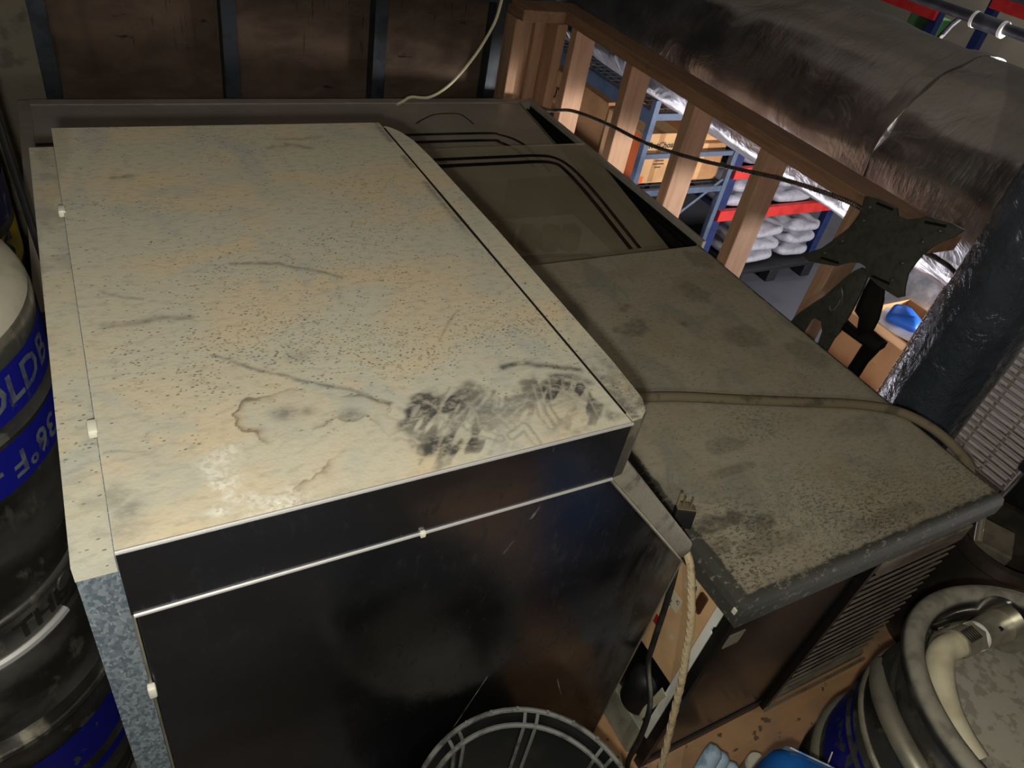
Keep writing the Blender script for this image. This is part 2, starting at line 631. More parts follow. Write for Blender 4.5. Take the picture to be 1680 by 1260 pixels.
def text_mesh(body, size, depth=0.0):
    cu = bpy.data.curves.new('txt', 'FONT')
    cu.body = body
    cu.size = size
    cu.extrude = depth
    cu.offset = size * 0.022
    cu.resolution_u = 2
    cu.align_x = 'CENTER'
    cu.align_y = 'CENTER'
    o = bpy.data.objects.new('txt', cu)
    COL.objects.link(o)
    dg = bpy.context.evaluated_depsgraph_get()
    me = bpy.data.meshes.new_from_object(o.evaluated_get(dg))
    bpy.data.objects.remove(o)
    bpy.data.curves.remove(cu)
    bm = bmesh.new()
    bm.from_mesh(me)
    bpy.data.meshes.remove(me)
    return bm


def text_on(name, body, size, origin, ux, uy, mat, parent):
    bm = text_mesh(body, size)
    o, ux, uy = Vector(origin), Vector(ux).normalized(), Vector(uy).normalized()
    for v in bm.verts:
        v.co = o + ux * v.co.x + uy * v.co.y
    return put(name, bm, mat, parent)


def text_round(name, body, size, cx, cy, r, ang, z, mat, parent, flip=False, depth=0.0):
    bm = text_mesh(body, size, depth)
    bmesh.ops.subdivide_edges(bm, edges=bm.edges, cuts=1)
    s = -1 if flip else 1
    for v in bm.verts:
        a = ang + s * v.co.x / r
        rr = r + v.co.z
        v.co = Vector((cx + rr * math.cos(a), cy + rr * math.sin(a), z + s * v.co.y))
    return put(name, bm, mat, parent)


def vnoise(x, y, scale, seed=0):
    """value noise on arrays"""
    rs = np.random.RandomState(seed)
    tab = rs.rand(256, 256)
    X, Y_ = x * scale + 100, y * scale + 100
    xi, yi = np.floor(X).astype(int), np.floor(Y_).astype(int)
    fx, fy = X - xi, Y_ - yi
    fx, fy = fx * fx * (3 - 2 * fx), fy * fy * (3 - 2 * fy)
    g = lambda a, b: tab[a % 256, b % 256]
    return (g(xi, yi) * (1 - fx) + g(xi + 1, yi) * fx) * (1 - fy) + (g(xi, yi + 1) * (1 - fx) + g(xi + 1, yi + 1) * fx) * fy


def seg_dist(x, y, pts):
    d = np.full(x.shape, 9.0)
    for (ax, ay), (bx, by) in zip(pts[:-1], pts[1:]):
        dx, dy = bx - ax, by - ay
        t = np.clip(((x - ax) * dx + (y - ay) * dy) / (dx * dx + dy * dy + 1e-12), 0, 1)
        d = np.minimum(d, np.hypot(x - ax - t * dx, y - ay - t * dy))
    return d


def inside(x, y, poly):
    r = np.zeros(x.shape, bool)
    n = len(poly)
    for i in range(n):
        ax, ay = poly[i]
        bx, by = poly[(i + 1) % n]
        c = ((ay > y) != (by > y)) & (x < (bx - ax) * (y - ay) / (by - ay + 1e-12) + ax)
        r ^= c
    return r


def sdist(x, y, poly):
    d = seg_dist(x, y, list(poly) + [poly[0]])
    return np.where(inside(x, y, poly), d, -d)


def sstep(v, a, b):
    t = np.clip((v - a) / (b - a), 0, 1)
    return t * t * (3 - 2 * t)


def grid_sheet(name, x0, x1, y0, y1, z, step, mat, parent, masks, drop=None, thick=0.004):
    """a fine sheet with dirt masks stored as attributes; its edge is turned down by thick"""
    nx, ny = int(round((x1 - x0) / step)), int(round((y1 - y0) / step))
    xs, ys = np.linspace(x0, x1, nx + 1), np.linspace(y0, y1, ny + 1)
    gx, gy = np.meshgrid(xs, ys, indexing='ij')
    off = base_of(parent)
    gz = np.full(gx.shape, float(z)) + (drop(gx, gy) if drop is not None else 0)
    co_ = np.stack([gx - off.x, gy - off.y, gz - off.z], -1).reshape(-1, 3)
    idx = np.arange((nx + 1) * (ny + 1)).reshape(nx + 1, ny + 1)
    q = np.stack([idx[:-1, :-1], idx[1:, :-1], idx[1:, 1:], idx[:-1, 1:]], -1).reshape(-1, 4)
    loop = np.concatenate([idx[:, 0], idx[-1, 1:], idx[::-1, -1][1:], idx[0, ::-1][1:-1]])
    low = co_[loop].copy()
    low[:, 2] -= thick
    n0 = len(co_)
    co2 = np.concatenate([co_, low])
    L = len(loop)
    k = np.arange(L)
    sk = np.stack([loop, n0 + k, n0 + (k + 1) % L, loop[(k + 1) % L]], -1)
    faces = np.concatenate([q, sk])
    me = bpy.data.meshes.new(name)
    me.from_pydata(co2.tolist(), [], faces.tolist())
    me.update()
    for key, arr in masks(gx, gy).items():
        a = me.attributes.new(key, 'FLOAT', 'POINT')
        full = np.concatenate([arr.reshape(-1), arr.reshape(-1)[loop]]).astype(np.float32)
        a.data.foreach_set('value', full)
    me.materials.append(MATS[mat])
    o = bpy.data.objects.new(name, me)
    COL.objects.link(o)
    o.parent = parent
    return o


# ------------------------------------------------------------------ the setting
def structure(o):
    o['kind'] = 'structure'
    return o


structure(put('floor', B(0.62, 1.74, -0.30, 2.62, -0.05, 0.0), 'floor_plywood'))
structure(put('floor', B(0.62, 2.42, -1.4, -0.301, -0.05, 0.0), 'floor_dark'))  # out-of-view floor, made dark to keep brown out of the steel's reflection
structure(put('floor', B(-1.6, 0.619, -1.4, 2.62, -0.05, 0.0), 'floor_dark'))  # dark tone likewise put in for what the bin's steel mirrors
structure(put('floor', B(1.76, 11.0, -3.0, 12.0, -1.25, -1.15), 'store_concrete'))
structure(put('ceiling', B(-1.6, 1.74, -1.4, 2.62, 2.56, 2.62), 'ceiling_board'))
wall = thing('wall_back', None, None, (0.5, 2.56, 0.0), kind='structure')
studs = [(-0.50, 0), (-0.235, 0), (-0.037, 0), (0.462, 0), (0.945, 0), (1.385, 0)]
for i, (x, t) in enumerate(studs):
    bm = bmesh.new()
    box(bm, x - 0.022, x + 0.022, 2.500, 2.504, 0, 2.5)          # C-shaped steel stud: web and two flanges
    box(bm, x - 0.022, x - 0.018, 2.504, 2.556, 0, 2.5)
    box(bm, x + 0.018, x + 0.022, 2.504, 2.556, 0, 2.5)
    put('stud', bm, 'stud_steel', wall)
edges = [-1.6, -0.06, 0.46, 0.945, 1.45]
for a, b in zip(edges[:-1], edges[1:]):
    put('plywood_panel', B(a + 0.002, b - 0.002, 2.560, 2.578, 0.0, 2.5), 'old_plywood' if a > -1 else 'stud_rust', wall)
put('plywood_panel', B(-0.40, -0.06, 2.545, 2.559, 0.0, 0.98), 'louvre_grey', wall)
put('track', B(-1.6, 1.42, 2.498, 2.559, 0.93, 0.945), 'stud_steel', wall)
structure(put('wall_far', B(10.2, 10.3, -3, 12, -1.15, 4.0), 'far_wall'))

# ------------------------------------------------------------------ guard rail of the loft
rail = thing('guard_rail', 'pine two by four guard rail with upright posts along the loft edge', 'railing', (1.66, 1.7, 0.0))
for y in (2.354, 2.002, 1.668, 1.338, 1.010):
    put('post', B(1.620, 1.709, y, y + 0.039, 0.0, 0.889, 0.003), 'pine_upright', rail)
put('top_rail', B(1.614, 1.712, 0.81, 2.56, 0.890, 0.929, 0.004), 'pine_rail', rail)
corner = thing('corner_post', 'cluster of pine studs at the corner of plywood wall and rail', 'post', (1.52, 2.56, 0.0))
put('stud', B(1.585, 1.625, 2.425, 2.515, 0.0, 0.888, 0.003), 'pine_upright', corner)
put('stud', B(1.535, 1.580, 2.500, 2.538, 0.0, 0.888, 0.003), 'pine_upright', corner)
put('stud', B(1.490, 1.532, 2.515, 2.555, 0.0, 0.888, 0.003), 'pine_upright', corner)
put('stud', B(1.432, 1.472, 2.470, 2.555, 0.0, 0.888, 0.003), 'pine_upright', corner)
put('plate', B(1.432, 1.608, 2.425, 2.556, 0.890, 0.929, 0.003), 'pine_rail', corner)

# ------------------------------------------------------------------ ice bin
ib = thing('ice_bin', 'stainless steel ice bin with dust-covered top and sloped hatch', 'ice bin', (0.3, 0.88, 0.0))
TOP = 1.001
YF, YB = 0.454, 1.318
stain1 = [(0.091, 0.592), (0.101, 0.613), (0.123, 0.612), (0.155, 0.613), (0.191, 0.598), (0.227, 0.582), (0.249, 0.565), (0.248, 0.535), (0.229, 0.512), (0.214, 0.545), (0.190, 0.552), (0.164, 0.551), (0.142, 0.539), (0.112, 0.542), (0.094, 0.567)]
stain2 = [(0.114, 0.479), (0.152, 0.491), (0.173, 0.509), (0.199, 0.521), (0.236, 0.512), (0.259, 0.502), (0.244, 0.452), (0.112, 0.448)]
stain3 = [(0.069, 0.669), (0.086, 0.678), (0.116, 0.667), (0.139, 0.655), (0.121, 0.633), (0.090, 0.632), (0.071, 0.645)]
smear = [(0.252, 0.559), (0.293, 0.568), (0.357, 0.573), (0.385, 0.548), (0.456, 0.563), (0.493, 0.543), (0.493, 0.461), (0.377, 0.458), (0.262, 0.460), (0.243, 0.462), (0.244, 0.507)]
powder = [(0.081, 0.545), (0.058, 0.530), (0.062, 0.505), (0.068, 0.483), (0.093, 0.464), (0.110, 0.463)]
streaks = [([(0.146, 0.877), (0.198, 0.867), (0.247, 0.837), (0.273, 0.817)], .004, .55), ([(-0.012, 0.774), (0.025, 0.771), (0.051, 0.777), (0.076, 0.769)], .006, .55),
           ([(0.401, 0.588), (0.423, 0.589), (0.451, 0.577), (0.493, 0.557)], .005, 1), ([(0.452, 0.555), (0.478, 0.547), (0.491, 0.532)], .006, .9),
           ([(0.034, 1.137), (0.059, 1.142)], .006, .5), ([(0.276, 1.223), (0.313, 1.230)], .007, .42), ([(0.299, 1.256), (0.346, 1.253), (0.375, 1.262)], .006, .40),
           ([(0.310, 1.235), (0.346, 1.216)], .007, .42), ([(0.089, 0.691), (0.127, 0.658), (0.171, 0.624), (0.217, 0.595), (0.248, 0.563)], .003, .7),
           ([(-0.006, 0.841), (0.012, 0.827), (0.031, 0.817)], .003, .5), ([(0.395, 0.710), (0.372, 0.687), (0.345, 0.654)], .002, .4),
           ([(-0.030, 0.573), (0.004, 0.564)], .0015, .5), ([(-0.030, 0.520), (-0.018, 0.500), (-0.026, 0.472)], .012, .45)]
treads = [[(0.305, 0.518), (0.337, 0.539), (0.364, 0.554)], [(0.324, 0.512), (0.334, 0.524), (0.366, 0.551)], [(0.365, 0.537), (0.353, 0.519), (0.363, 0.490)],
          [(0.334, 0.524), (0.326, 0.491), (0.341, 0.477)], [(0.361, 0.501), (0.393, 0.518)], [(0.422, 0.549), (0.407, 0.498), (0.407, 0.477)],
          [(0.444, 0.548), (0.428, 0.513), (0.451, 0.517)], [(0.468, 0.560), (0.453, 0.528), (0.467, 0.501)], [(0.378, 0.460), (0.376, 0.486), (0.356, 0.477)],
          [(0.288, 0.554), (0.302, 0.519), (0.274, 0.488)], [(0.480, 0.521), (0.470, 0.479)], [(0.315, 0.505), (0.33, 0.53), (0.355, 0.552)], [(0.432, 0.553), (0.417, 0.505), (0.415, 0.480)]]


def bin_masks(x, y):
    j = (vnoise(x, y, 55, 1) - .5) * .012 + (vnoise(x, y, 130, 2) - .5) * .008
    st = np.zeros(x.shape)
    pale = np.zeros(x.shape)
    for poly, k in ((stain1, 1.0), (stain2, 0.7), (stain3, 0.45)):
        d = sdist(x, y, poly) + j
        st = np.maximum(st, k * sstep(d, -.0006, .0008) * np.exp(-np.clip(d, 0, 1) / .0042) * (0.15 + 1.1 * sstep(vnoise(x, y, 22, 3), .25, .75)))
        pale = np.maximum(pale, k * sstep(d, 0.0, .02) * 0.6)
    dk = np.zeros(x.shape)
    for pts, wd, k in streaks:
        d = seg_dist(x + j * .18, y + j * .18, pts)
        dk = np.maximum(dk, k * np.exp(-(d / wd) ** 2) * (0.55 + .6 * vnoise(x, y, 120, 5)))
    sm = sdist(x, y, smear) + j * 1.6
    body = sstep(sm, -0.004, 0.012)
    rub = sstep(vnoise(x + y * .6, y - x * .4, 30, 8) * .5 + vnoise(x * .7 + y * .7, (y - x) * 3.2, 40, 9) * .5, .40, .60)
    wipe = np.zeros(x.shape)
    for t in treads:
        d = seg_dist(x + j * .12, y + j * .12, t)
        wipe = np.maximum(wipe, .55 * np.exp(-((d) / .0016) ** 2))
        dk = np.maximum(dk, .45 * body * np.exp(-((d - .005) / .0022) ** 2))
    # the bare patch in the middle of the smear, scraped almost clean and pale
    bare = np.exp(-((x - .370) / .045) ** 2 - ((y - .480) / .022) ** 2)
    left = np.exp(-((x - .285) / .04) ** 2 - ((y - .548) / .020) ** 2) + np.exp(-((x - .455) / .03) ** 2 - ((y - .525) / .035) ** 2) + .8 * np.exp(-((x - .290) / .05) ** 2 - ((y - .485) / .016) ** 2)
    dk = np.maximum(dk, body * np.clip(rub * .62 + left * (.45 + .5 * rub) - bare * .8, 0, 1))
    dk = dk * (1 - .75 * wipe * body)
    pale = np.maximum(pale, body * np.clip(bare + .35 * wipe, 0, 1))
    for bx, by, br, k in ((.140, .579, .010, .75), (.161, .576, .007, .5), (.202, .559, .009, .55), (.177, .668, .012, .35)):
        dk = np.maximum(dk, k * np.exp(-(((x - bx) / 1.3) ** 2 + (y - by) ** 2) / br ** 2))
    # dark grime along the right-hand seam
    dk = np.maximum(dk, .55 * np.exp(-((x - .497) / .006) ** 2) * sstep(vnoise(x, y, 20, 14), .35, .7) * sstep(y, .62, .7))
    sp = .03 + .14 * sstep(vnoise(x, y, 16, 20), .62, .85)
    for cx, cy, rx, ry, k in ((.158, .705, .10, .05, .85), (.259, .676, .10, .035, .6), (.07, .66, .06, .05, .42), (.158, .79, .09, .05, .4), (.32, .63, .12, .03, .55), (.44, .67, .08, .05, .55), (.03, .70, .05, .06, .4), (.30, .80, .12, .08, .3), (.15, .86, .12, .08, .26), (.40, .95, .10, .20, .22), (.48, .60, .03, .08, .6), (.30, .9, .08, .05, .3)):
        sp = np.maximum(sp, k * np.exp(-((x - cx) / rx) ** 2 - ((y - cy) / ry) ** 2))
    sp = 2.1 * sp * (.30 + 1.2 * vnoise(x, y, 26, 21)) * sstep(y, .50, .60)
    pw = np.exp(-(seg_dist(x + j, y + j, powder) / .012) ** 2) * (.4 + .7 * vnoise(x, y, 70, 30))
    pw = np.maximum(pw, np.exp(-((x - .105) / .022) ** 2 - ((y - .463) / .009) ** 2))
    pw = np.maximum(pw, np.exp(-((x - .052) / .009) ** 2 - ((y - .471) / .006) ** 2))
    return dict(stain=np.clip(st, 0, 1), pale=np.clip(pale, 0, 1), dark=np.clip(dk, 0, 1), speck=sp, powder=np.clip(pw, 0, 1), fleck=np.zeros(x.shape))


grid_sheet('top_panel', -0.034, 0.504, YF, YB, TOP, 0.0017, 'bin_dust', ib, bin_masks)


def plain_masks(k=.2):
    def f(x, y):
        z_ = np.zeros(x.shape)
        dk = sstep(vnoise(x, y, 40, 41), .62, .9) * .25
        return dict(stain=z_, pale=sstep(vnoise(x, y, 14, 42), .5, .8) * .4, dark=dk, speck=z_ + k * vnoise(x, y, 30, 43), powder=z_, fleck=z_)
    return f


def trim_masks(x, y):
    z_ = np.zeros(x.shape)
    dk = .85 * sstep(.64 - y, 0, .16) * (.4 + .9 * vnoise(x, y, 90, 44))
    return dict(stain=z_, pale=z_, dark=np.clip(dk, 0, 1), speck=z_ + .22 * vnoise(x, y, 20, 45) + .2 * sstep(.8 - y, 0, .2), powder=z_, fleck=z_)


# lower ledge at the rear edge, galvanised below its dust
grid_sheet('rear_ledge', -0.068, -0.0355, 0.459, 1.278, 0.988, 0.0025, 'bin_dust', ib, plain_masks(.2), None, 0.02)
put('rear_skin', B(-0.0675, -0.0345, 0.4595, 1.277, 0.0, 0.9875), 'galvanised', ib)
# body, side sheet and header
put('body', prism([(-0.034, 0.0), (-0.034, 0.990), (0.500, 0.990), (0.500, 0.900), (0.724, 0.630), (0.724, 0.0)], 'y', 0.460, 1.31), 'black_metal', ib)
put('header_band', B(-0.034, 0.504, 0.4535, 0.459, 0.908, 0.998), 'stainless', ib)
put('side_sheet', prism([(-0.030, 0.0), (-0.030, 0.904), (0.502, 0.904), (0.730, 0.630), (0.730, 0.0)], 'y', 0.456, 0.4605, 0.0008), 'stainless', ib)
put('edge_highlight', tube([(-0.034, 0.4535, 0.9995), (0.505, 0.4535, 0.9995)], 0.0022, 8), 'bright_steel', ib, True)  # pale tubes along the bin's edges stand in for flash highlights
put('edge_highlight', tube([(-0.032, 0.4530, 0.9065), (0.504, 0.4530, 0.9065)], 0.0022, 8), 'bright_steel', ib, True)
put('edge_highlight', tube([(0.503, 0.4555, 0.904), (0.731, 0.4555, 0.630)], 0.0020, 8), 'brushed_dusty', ib, True)
put('edge_highlight', tube([(0.7305, 0.4555, 0.630), (0.7305, 0.4555, 0.0)], 0.0016, 8), 'brushed_dusty', ib, True)
put('edge_highlight', tube([(-0.033, 0.4555, 0.998), (-0.031, 0.4555, 0.0)], 0.0014, 8), 'brushed_dusty', ib, True)
# raised cap along the front, round at both ends
cap = [(0.506, YF + .002), (0.523, YF + .004), (0.536, YF + .014), (0.545, YF + .034), (0.549, YF + .10), (0.552, 0.90), (0.549, 1.16), (0.544, 1.235), (0.533, 1.275), (0.520, 1.295), (0.506, 1.304)]
put('front_cap', prism(cap, 'z', 0.900, 1.000, 0.004), 'dark_trim', ib, True)


def cap_sheet():
    n0 = 150
    ys = np.linspace(YF + .006, 1.300, n0)
    cy = np.array([p[1] for p in cap])
    cx = np.array([p[0] for p in cap])
    xr = np.interp(ys, cy, cx) - .003
    nx = 12
    vs_, fs = [], []
    off = base_of(ib)
    X_, Y_ = [], []
    for i, y in enumerate(ys):
        for k in range(nx + 1):
            x = .5075 + (max(xr[i], .509) - .5075) * k / nx
            X_.append(x)
            Y_.append(y)
            vs_.append((x - off.x, y - off.y, 1.0014 - off.z))
    for i in range(n0 - 1):
        for k in range(nx):
            a = i * (nx + 1) + k
            fs.append((a, a + 1, a + nx + 2, a + nx + 1))
    me = bpy.data.meshes.new('cap_dust')
    me.from_pydata(vs_, [], fs)
    for key, arr in trim_masks(np.array(X_), np.array(Y_)).items():
        a = me.attributes.new(key, 'FLOAT', 'POINT')
        a.data.foreach_set('value', np.asarray(arr, np.float32))
    me.materials.append(MATS['bin_dust'])
    o = bpy.data.objects.new('cap_dust', me)
    COL.objects.link(o)
    o.parent = ib


cap_sheet()
put('seam', prism([(.5035, .47), (.5062, .47), (.5068, .75), (.5078, .95), (.5070, 1.29), (.5035, 1.29), (.5040, 1.1), (.5030, .95), (.5038, .75)], 'z', 1.0005, 1.0019), 'dark_hardware', ib)
# sloped hatch: a slab lying on the slope
d = Vector((0.228, 0, -0.274)).normalized()
nrm = Vector((0.274, 0, 0.228)).normalized()
p0 = Vector((0.510, 0, 0.896))
p1 = Vector((0.742, 0, 0.617))
hatch = [(p0.x, p0.z), (p0.x + nrm.x * .032, p0.z + nrm.z * .032), (p1.x + nrm.x * .032 - d.x * .02, p1.z + nrm.z * .032 - d.z * .02), (p1.x + nrm.x * .020, p1.z + nrm.z * .020), (p1.x, p1.z), (p1.x - nrm.x * .012, p1.z - nrm.z * .012), (p0.x - nrm.x * .012, p0.z - nrm.z * .012)]
put('hatch', prism(hatch, 'y', 0.464, 1.30, 0.006), 'bin_door', ib, True)
put('front_sheet', B(0.7245, 0.733, 0.461, 1.30, 0.0, 0.622), 'bin_door', ib)
for x, y, z in ((-0.0355, 1.050, 0.998), (-0.0365, 0.611, 0.998)):
    put('bolt', B(x - .005, x + .004, y - .009, y + .009, z - .004, z + .006, .002), 'bolt_pale', ib, True)
put('bolt', B(-0.037, -0.029, 0.447, 0.456, 0.765, 0.783, .002), 'bolt_pale', ib, True)
put('bolt', B(0.248, 0.254, 0.449, 0.454, 0.903, 0.911, .001), 'bolt_pale', ib, True)

# ------------------------------------------------------------------ grey-topped cooler
CT = 0.616
ck = thing('keg_cooler', 'low black keg cooler with dusty grey top and louvred front', 'cooler', (1.15, 0.85, 0.0))


def cool_masks(x, y):
    z_ = np.zeros(x.shape)
    dk = np.zeros(x.shape)
    for bx, by, rx, ry, k in ((.85, .505, .075, .020, .75), (.94, .480, .05, .018, .6), (.83, .465, .03, .02, .5), (1.36, .61, .10, .03, .22), (1.05, 1.05, .05, .03, .45), (1.31, 1.14, .04, .05, .35), (1.32, .95, .07, .05, .3), (1.43, .85, .05, .06, .32), (1.0, .66, .05, .02, .3), (.97, .60, .06, .012, .35), (1.45, 1.28, .05, .05, .35), (.92, .44, .10, .02, .35), (1.20, .40, .12, .02, .35)):
        q = ((x - bx) / rx) ** 2 + ((y - by) / ry) ** 2 + (vnoise(x, y, 40, 50) - .5) * 1.2
        dk = np.maximum(dk, k * sstep(1.3 - q, 0, .9))
    edge = np.minimum(np.minimum(x - .79, 1.51 - x), y - .352)
    dk = np.maximum(dk, .35 * sstep(.05 - edge, 0, .04) * (.4 + .8 * vnoise(x, y, 60, 51)))
    dk = np.maximum(dk, 1.5 * sstep(.024 - edge + .006 * (vnoise(x, y, 50, 57) - .5), 0, .010))
    sp = .06 + .22 * sstep(vnoise(x, y, 14, 52), .45, .8)
    sp = np.maximum(sp, .6 * sstep(.66 - y, 0, .2) * vnoise(x, y, 16, 53))
    fl = sstep(.62 - y - .12 * (x - 1.1), -.02, .22) * (.35 + .8 * vnoise(x, y, 12, 54))
    fl = np.maximum(fl, .8 * sstep(vnoise(x, y, 9, 55), .6, .9) * sstep(.80 - y, 0, .1))
    st = z_.copy()
    for bx, by in ((1.19, 1.03), (1.09, 1.13), (1.07, 1.12)):
        st = np.maximum(st, .7 * np.exp(-((x - bx) / .012) ** 2 - ((y - by) / .010) ** 2))
    return dict(stain=st, pale=z_, dark=np.clip(dk, 0, 1.5), speck=sp, powder=z_, fleck=np.clip(fl, 0, 1))


def cool_drop(x, y):
    e = np.minimum(np.minimum(x - .786, 1.512 - x), y - .349)
    r = .026
    t = np.clip(r - e, 0, r)
    return -(r - np.sqrt(np.maximum(r * r - t * t, 0))) * .9


grid_sheet('top', 0.786, 1.512, 0.349, 1.345, CT, 0.0035, 'cooler_dust', ck, cool_masks, cool_drop, 0.030)
put('top_lip', B(0.790, 1.508, 0.353, 1.342, 0.5685, 0.588), 'cooler_lip', ck)
put('cabinet', B(0.812, 1.505, 0.376, 1.34, 0.0, 0.570), 'black_metal', ck)
put('front_door', B(0.806, 1.150, 0.366, 0.377, 0.035, 0.566, .003), 'black_panel', ck)
put('kick_plate', B(0.806, 1.150, 0.362, 0.377, 0.0, 0.032, .003), 'black_metal', ck)
put('rating_plate', B(0.826, 0.862, 0.3645, 0.366, 0.450, 0.490), 'louvre_grey', ck)
put('catch_bolt', B(0.784, 0.788, 0.360, 0.368, 0.584, 0.596, .001), 'bolt_pale', ck)
# left side: tan panel, white corner post, open compressor bay
side = put('side_panel', B(0.800, 0.811, 0.399, 1.33, 0.288, 0.569), 'beige_card', ck)
put('slot', B(0.7985, 0.8005, 0.4185, 0.4365, 0.491, 0.539, .004), 'brown_hole', side)
for yy, zz_ in ((0.458, 0.536), (0.475, 0.467)):
    lb = put('label', B(0.7992, 0.8002, yy - .016, yy + .014, zz_ - .030, zz_ + .006), 'label_white', side)
put('label', B(0.7992, 0.8002, 0.476, 0.492, 0.400, 0.440), 'label_white', side)
put('red_label', B(0.7990, 0.8001, 0.478, 0.494, 0.362, 0.386), 'print_red', side)
put('rivet', lathe([(0, 0), (.006, 0)], 0.0, 0.0, 12), 'label_white', side)
rv = [c for c in side.children if c.name.startswith('rivet')][0]
rv.location = Vector((0.7995, 0.444, 0.383)) - base_of(ck)
rv.data.transform(Matrix.Rotation(math.pi / 2, 4, 'Y') @ Matrix.Translation(base_of(ck)))
for k, (yy, zz_) in enumerate(((0.449, 0.530), (0.462, 0.516), (0.466, 0.462), (0.480, 0.448))):
    text_on('lettering', ('A', '4', 'C', '2')[k], 0.012, (0.7988, yy, zz_), (0, -1, 0), (0, 0, 1), 'print_black', side)
put('corner_post', prism([(0.392, 0.568), (0.360, 0.568), (0.360, 0.556), (0.382, 0.556), (0.382, 0.510), (0.386, 0.505), (0.386, 0.492), (0.382, 0.488), (0.382, 0.10), (0.398, 0.10), (0.398, 0.568)], 'x', 0.797, 0.801), 'white_steel', ck)
put('door_edge', B(0.7985, 0.812, 0.362, 0.3815, 0.0, 0.556), 'black_metal', ck)
put('lower_box', B(0.792, 0.812, 0.400, 0.62, 0.0, 0.106, .003), 'grey_steel', ck)
comp = put('compressor', lathe([(0, .12), (.034, .12), (.038, .128), (.038, .20), (.034, .22), (.02, .232), (0, .234)], 0.815, 0.452, 28), 'rubber_black', ck, True)
put('yellow_flap', prism([(0.408, 0.262), (0.392, 0.258), (0.412, 0.118), (0.424, 0.125)], 'x', 0.795, 0.7965), 'hose_clear', ck)
put('bay_lining', B(0.8085, 0.8125, 0.3985, 0.62, 0.106, 0.288), 'mount_dark', ck)
# louvred grille
gr = put('grille_frame', B(1.152, 1.166, 0.352, 0.378, 0.0, 0.552), 'black_metal', ck)
put('grille_header', B(1.205, 1.480, 0.356, 0.377, 0.486, 0.530, .002), 'louvre_grey', ck)
ns = 17
pit = (0.484 - 0.040) / ns
for k in range(ns):
    z = 0.040 + (k + .5) * pit
    m = rotm(math.radians(14), 'X', (1.3, 0.364, z))
    put('slat', B(1.168, 1.488, 0.360, 0.364, z - pit * .37, z + pit * .37, mtx=m), 'louvre_grey', ck)
put('grille_foot', B(1.168, 1.488, 0.356, 0.377, 0.016, 0.036, .002), 'louvre_grey', ck)
put('base_rail', B(1.152, 1.500, 0.346, 0.352, 0.0, 0.010), 'brushed_dusty', ck)

# dust-covered hose lying across the cooler's top
hose = [(0.80, 0.858, 0.627), (0.896, 0.827, 0.627), (1.001, 0.797, 0.627), (1.104, 0.759, 0.627), (1.240, 0.711, 0.627), (1.381, 0.662, 0.627), (1.470, 0.612, 0.627), (1.509, 0.552, 0.624), (1.526, 0.489, 0.612), (1.532, 0.440, 0.585), (1.532, 0.400, 0.50), (1.535, 0.39, 0.30), (1.54, 0.40, 0.012)]
tag(put('hose', tube(spline(hose, 8), 0.0105, 10), 'hose_dust', None, True), 'thin dust-coated hose lying across the grey cooler top', 'hose')

# ------------------------------------------------------------------ black chest with glass lids
ch = thing('chest_cooler', 'black chest cooler with tilted smoked glass lids behind the grey top', 'cooler', (0.7, 1.9, 0.0))
CX0, CX1, CY0, CY1 = -0.13, 1.535, 1.362, 2.445
put('shell', B(CX0, CX1, CY0, CY0 + .03, 0.0, 0.540), 'black_metal', ch)
put('shell', B(CX0, CX1, CY1 - .03, CY1, 0.0, 0.612), 'lid_frame', ch)
put('shell', B(CX0, CX0 + .03, CY0 + .03, CY1 - .03, 0.0, 0.612), 'lid_frame', ch)
put('shell', B(CX1 - .052, CX1, CY0 + .03, CY1 - .03, 0.0, 0.560), 'black_metal', ch)
put('well_floor', B(CX0 + .03, CX1 - .053, CY0 + .03, CY1 - .03, 0.12, 0.14), 'grey_steel', ch)
put('wire_shelf', B(0.5, CX1 - .054, 1.50, 1.94, 0.390, 0.3995), 'white_steel', ch)
put('rim', B(CX1 - .014, CX1, CY0, CY1, 0.556, 0.616, .002), 'lid_frame', ch)
for k in range(3):
    put('track', B(CX1 - .050 + k * .012, CX1 - .047 + k * .012, CY0 + .01, CY1 - .05, 0.556, 0.588 + .008 * k), 'black_metal', ch)


def lid(name, x0, x1, ya, za, yb, zb, mat, frame=0.004):
    """sheet sloping from (ya, za) at its far edge to (yb, zb)"""
    bm = bmesh.new()
    for dz in (0, -frame):
        for x, y, z in ((x0, ya, za), (x1, ya, za), (x1, yb, zb), (x0, yb, zb)):
            bm.verts.new((x, y, z + dz))
    bm.verts.ensure_lookup_table()
    v = bm.verts
    bm.faces.new((v[0], v[1], v[2], v[3]))
    bm.faces.new((v[7], v[6], v[5], v[4]))
    for i in range(4):
        j = (i + 1) % 4
        bm.faces.new((v[i], v[4 + i], v[4 + j], v[j]))
    return put(name, bm, mat, ch)


def on(ya, za, yb, zb):
    return lambda x, y: (x, y, za + (zb - za) * (y - ya) / (yb - ya) + .0012)


rear = lid('rear_lid', CX0 + .03, 1.462, 2.430, 0.616, 1.93, 0.556, 'dark_glass')
fr = on(2.430, 0.616, 1.93, 0.556)
front = lid('front_lid', CX0 + .05, 1.476, 1.961, 0.650, 1.434, 0.555, 'smoked_glass')
ff = on(1.961, 0.650, 1.434, 0.555)


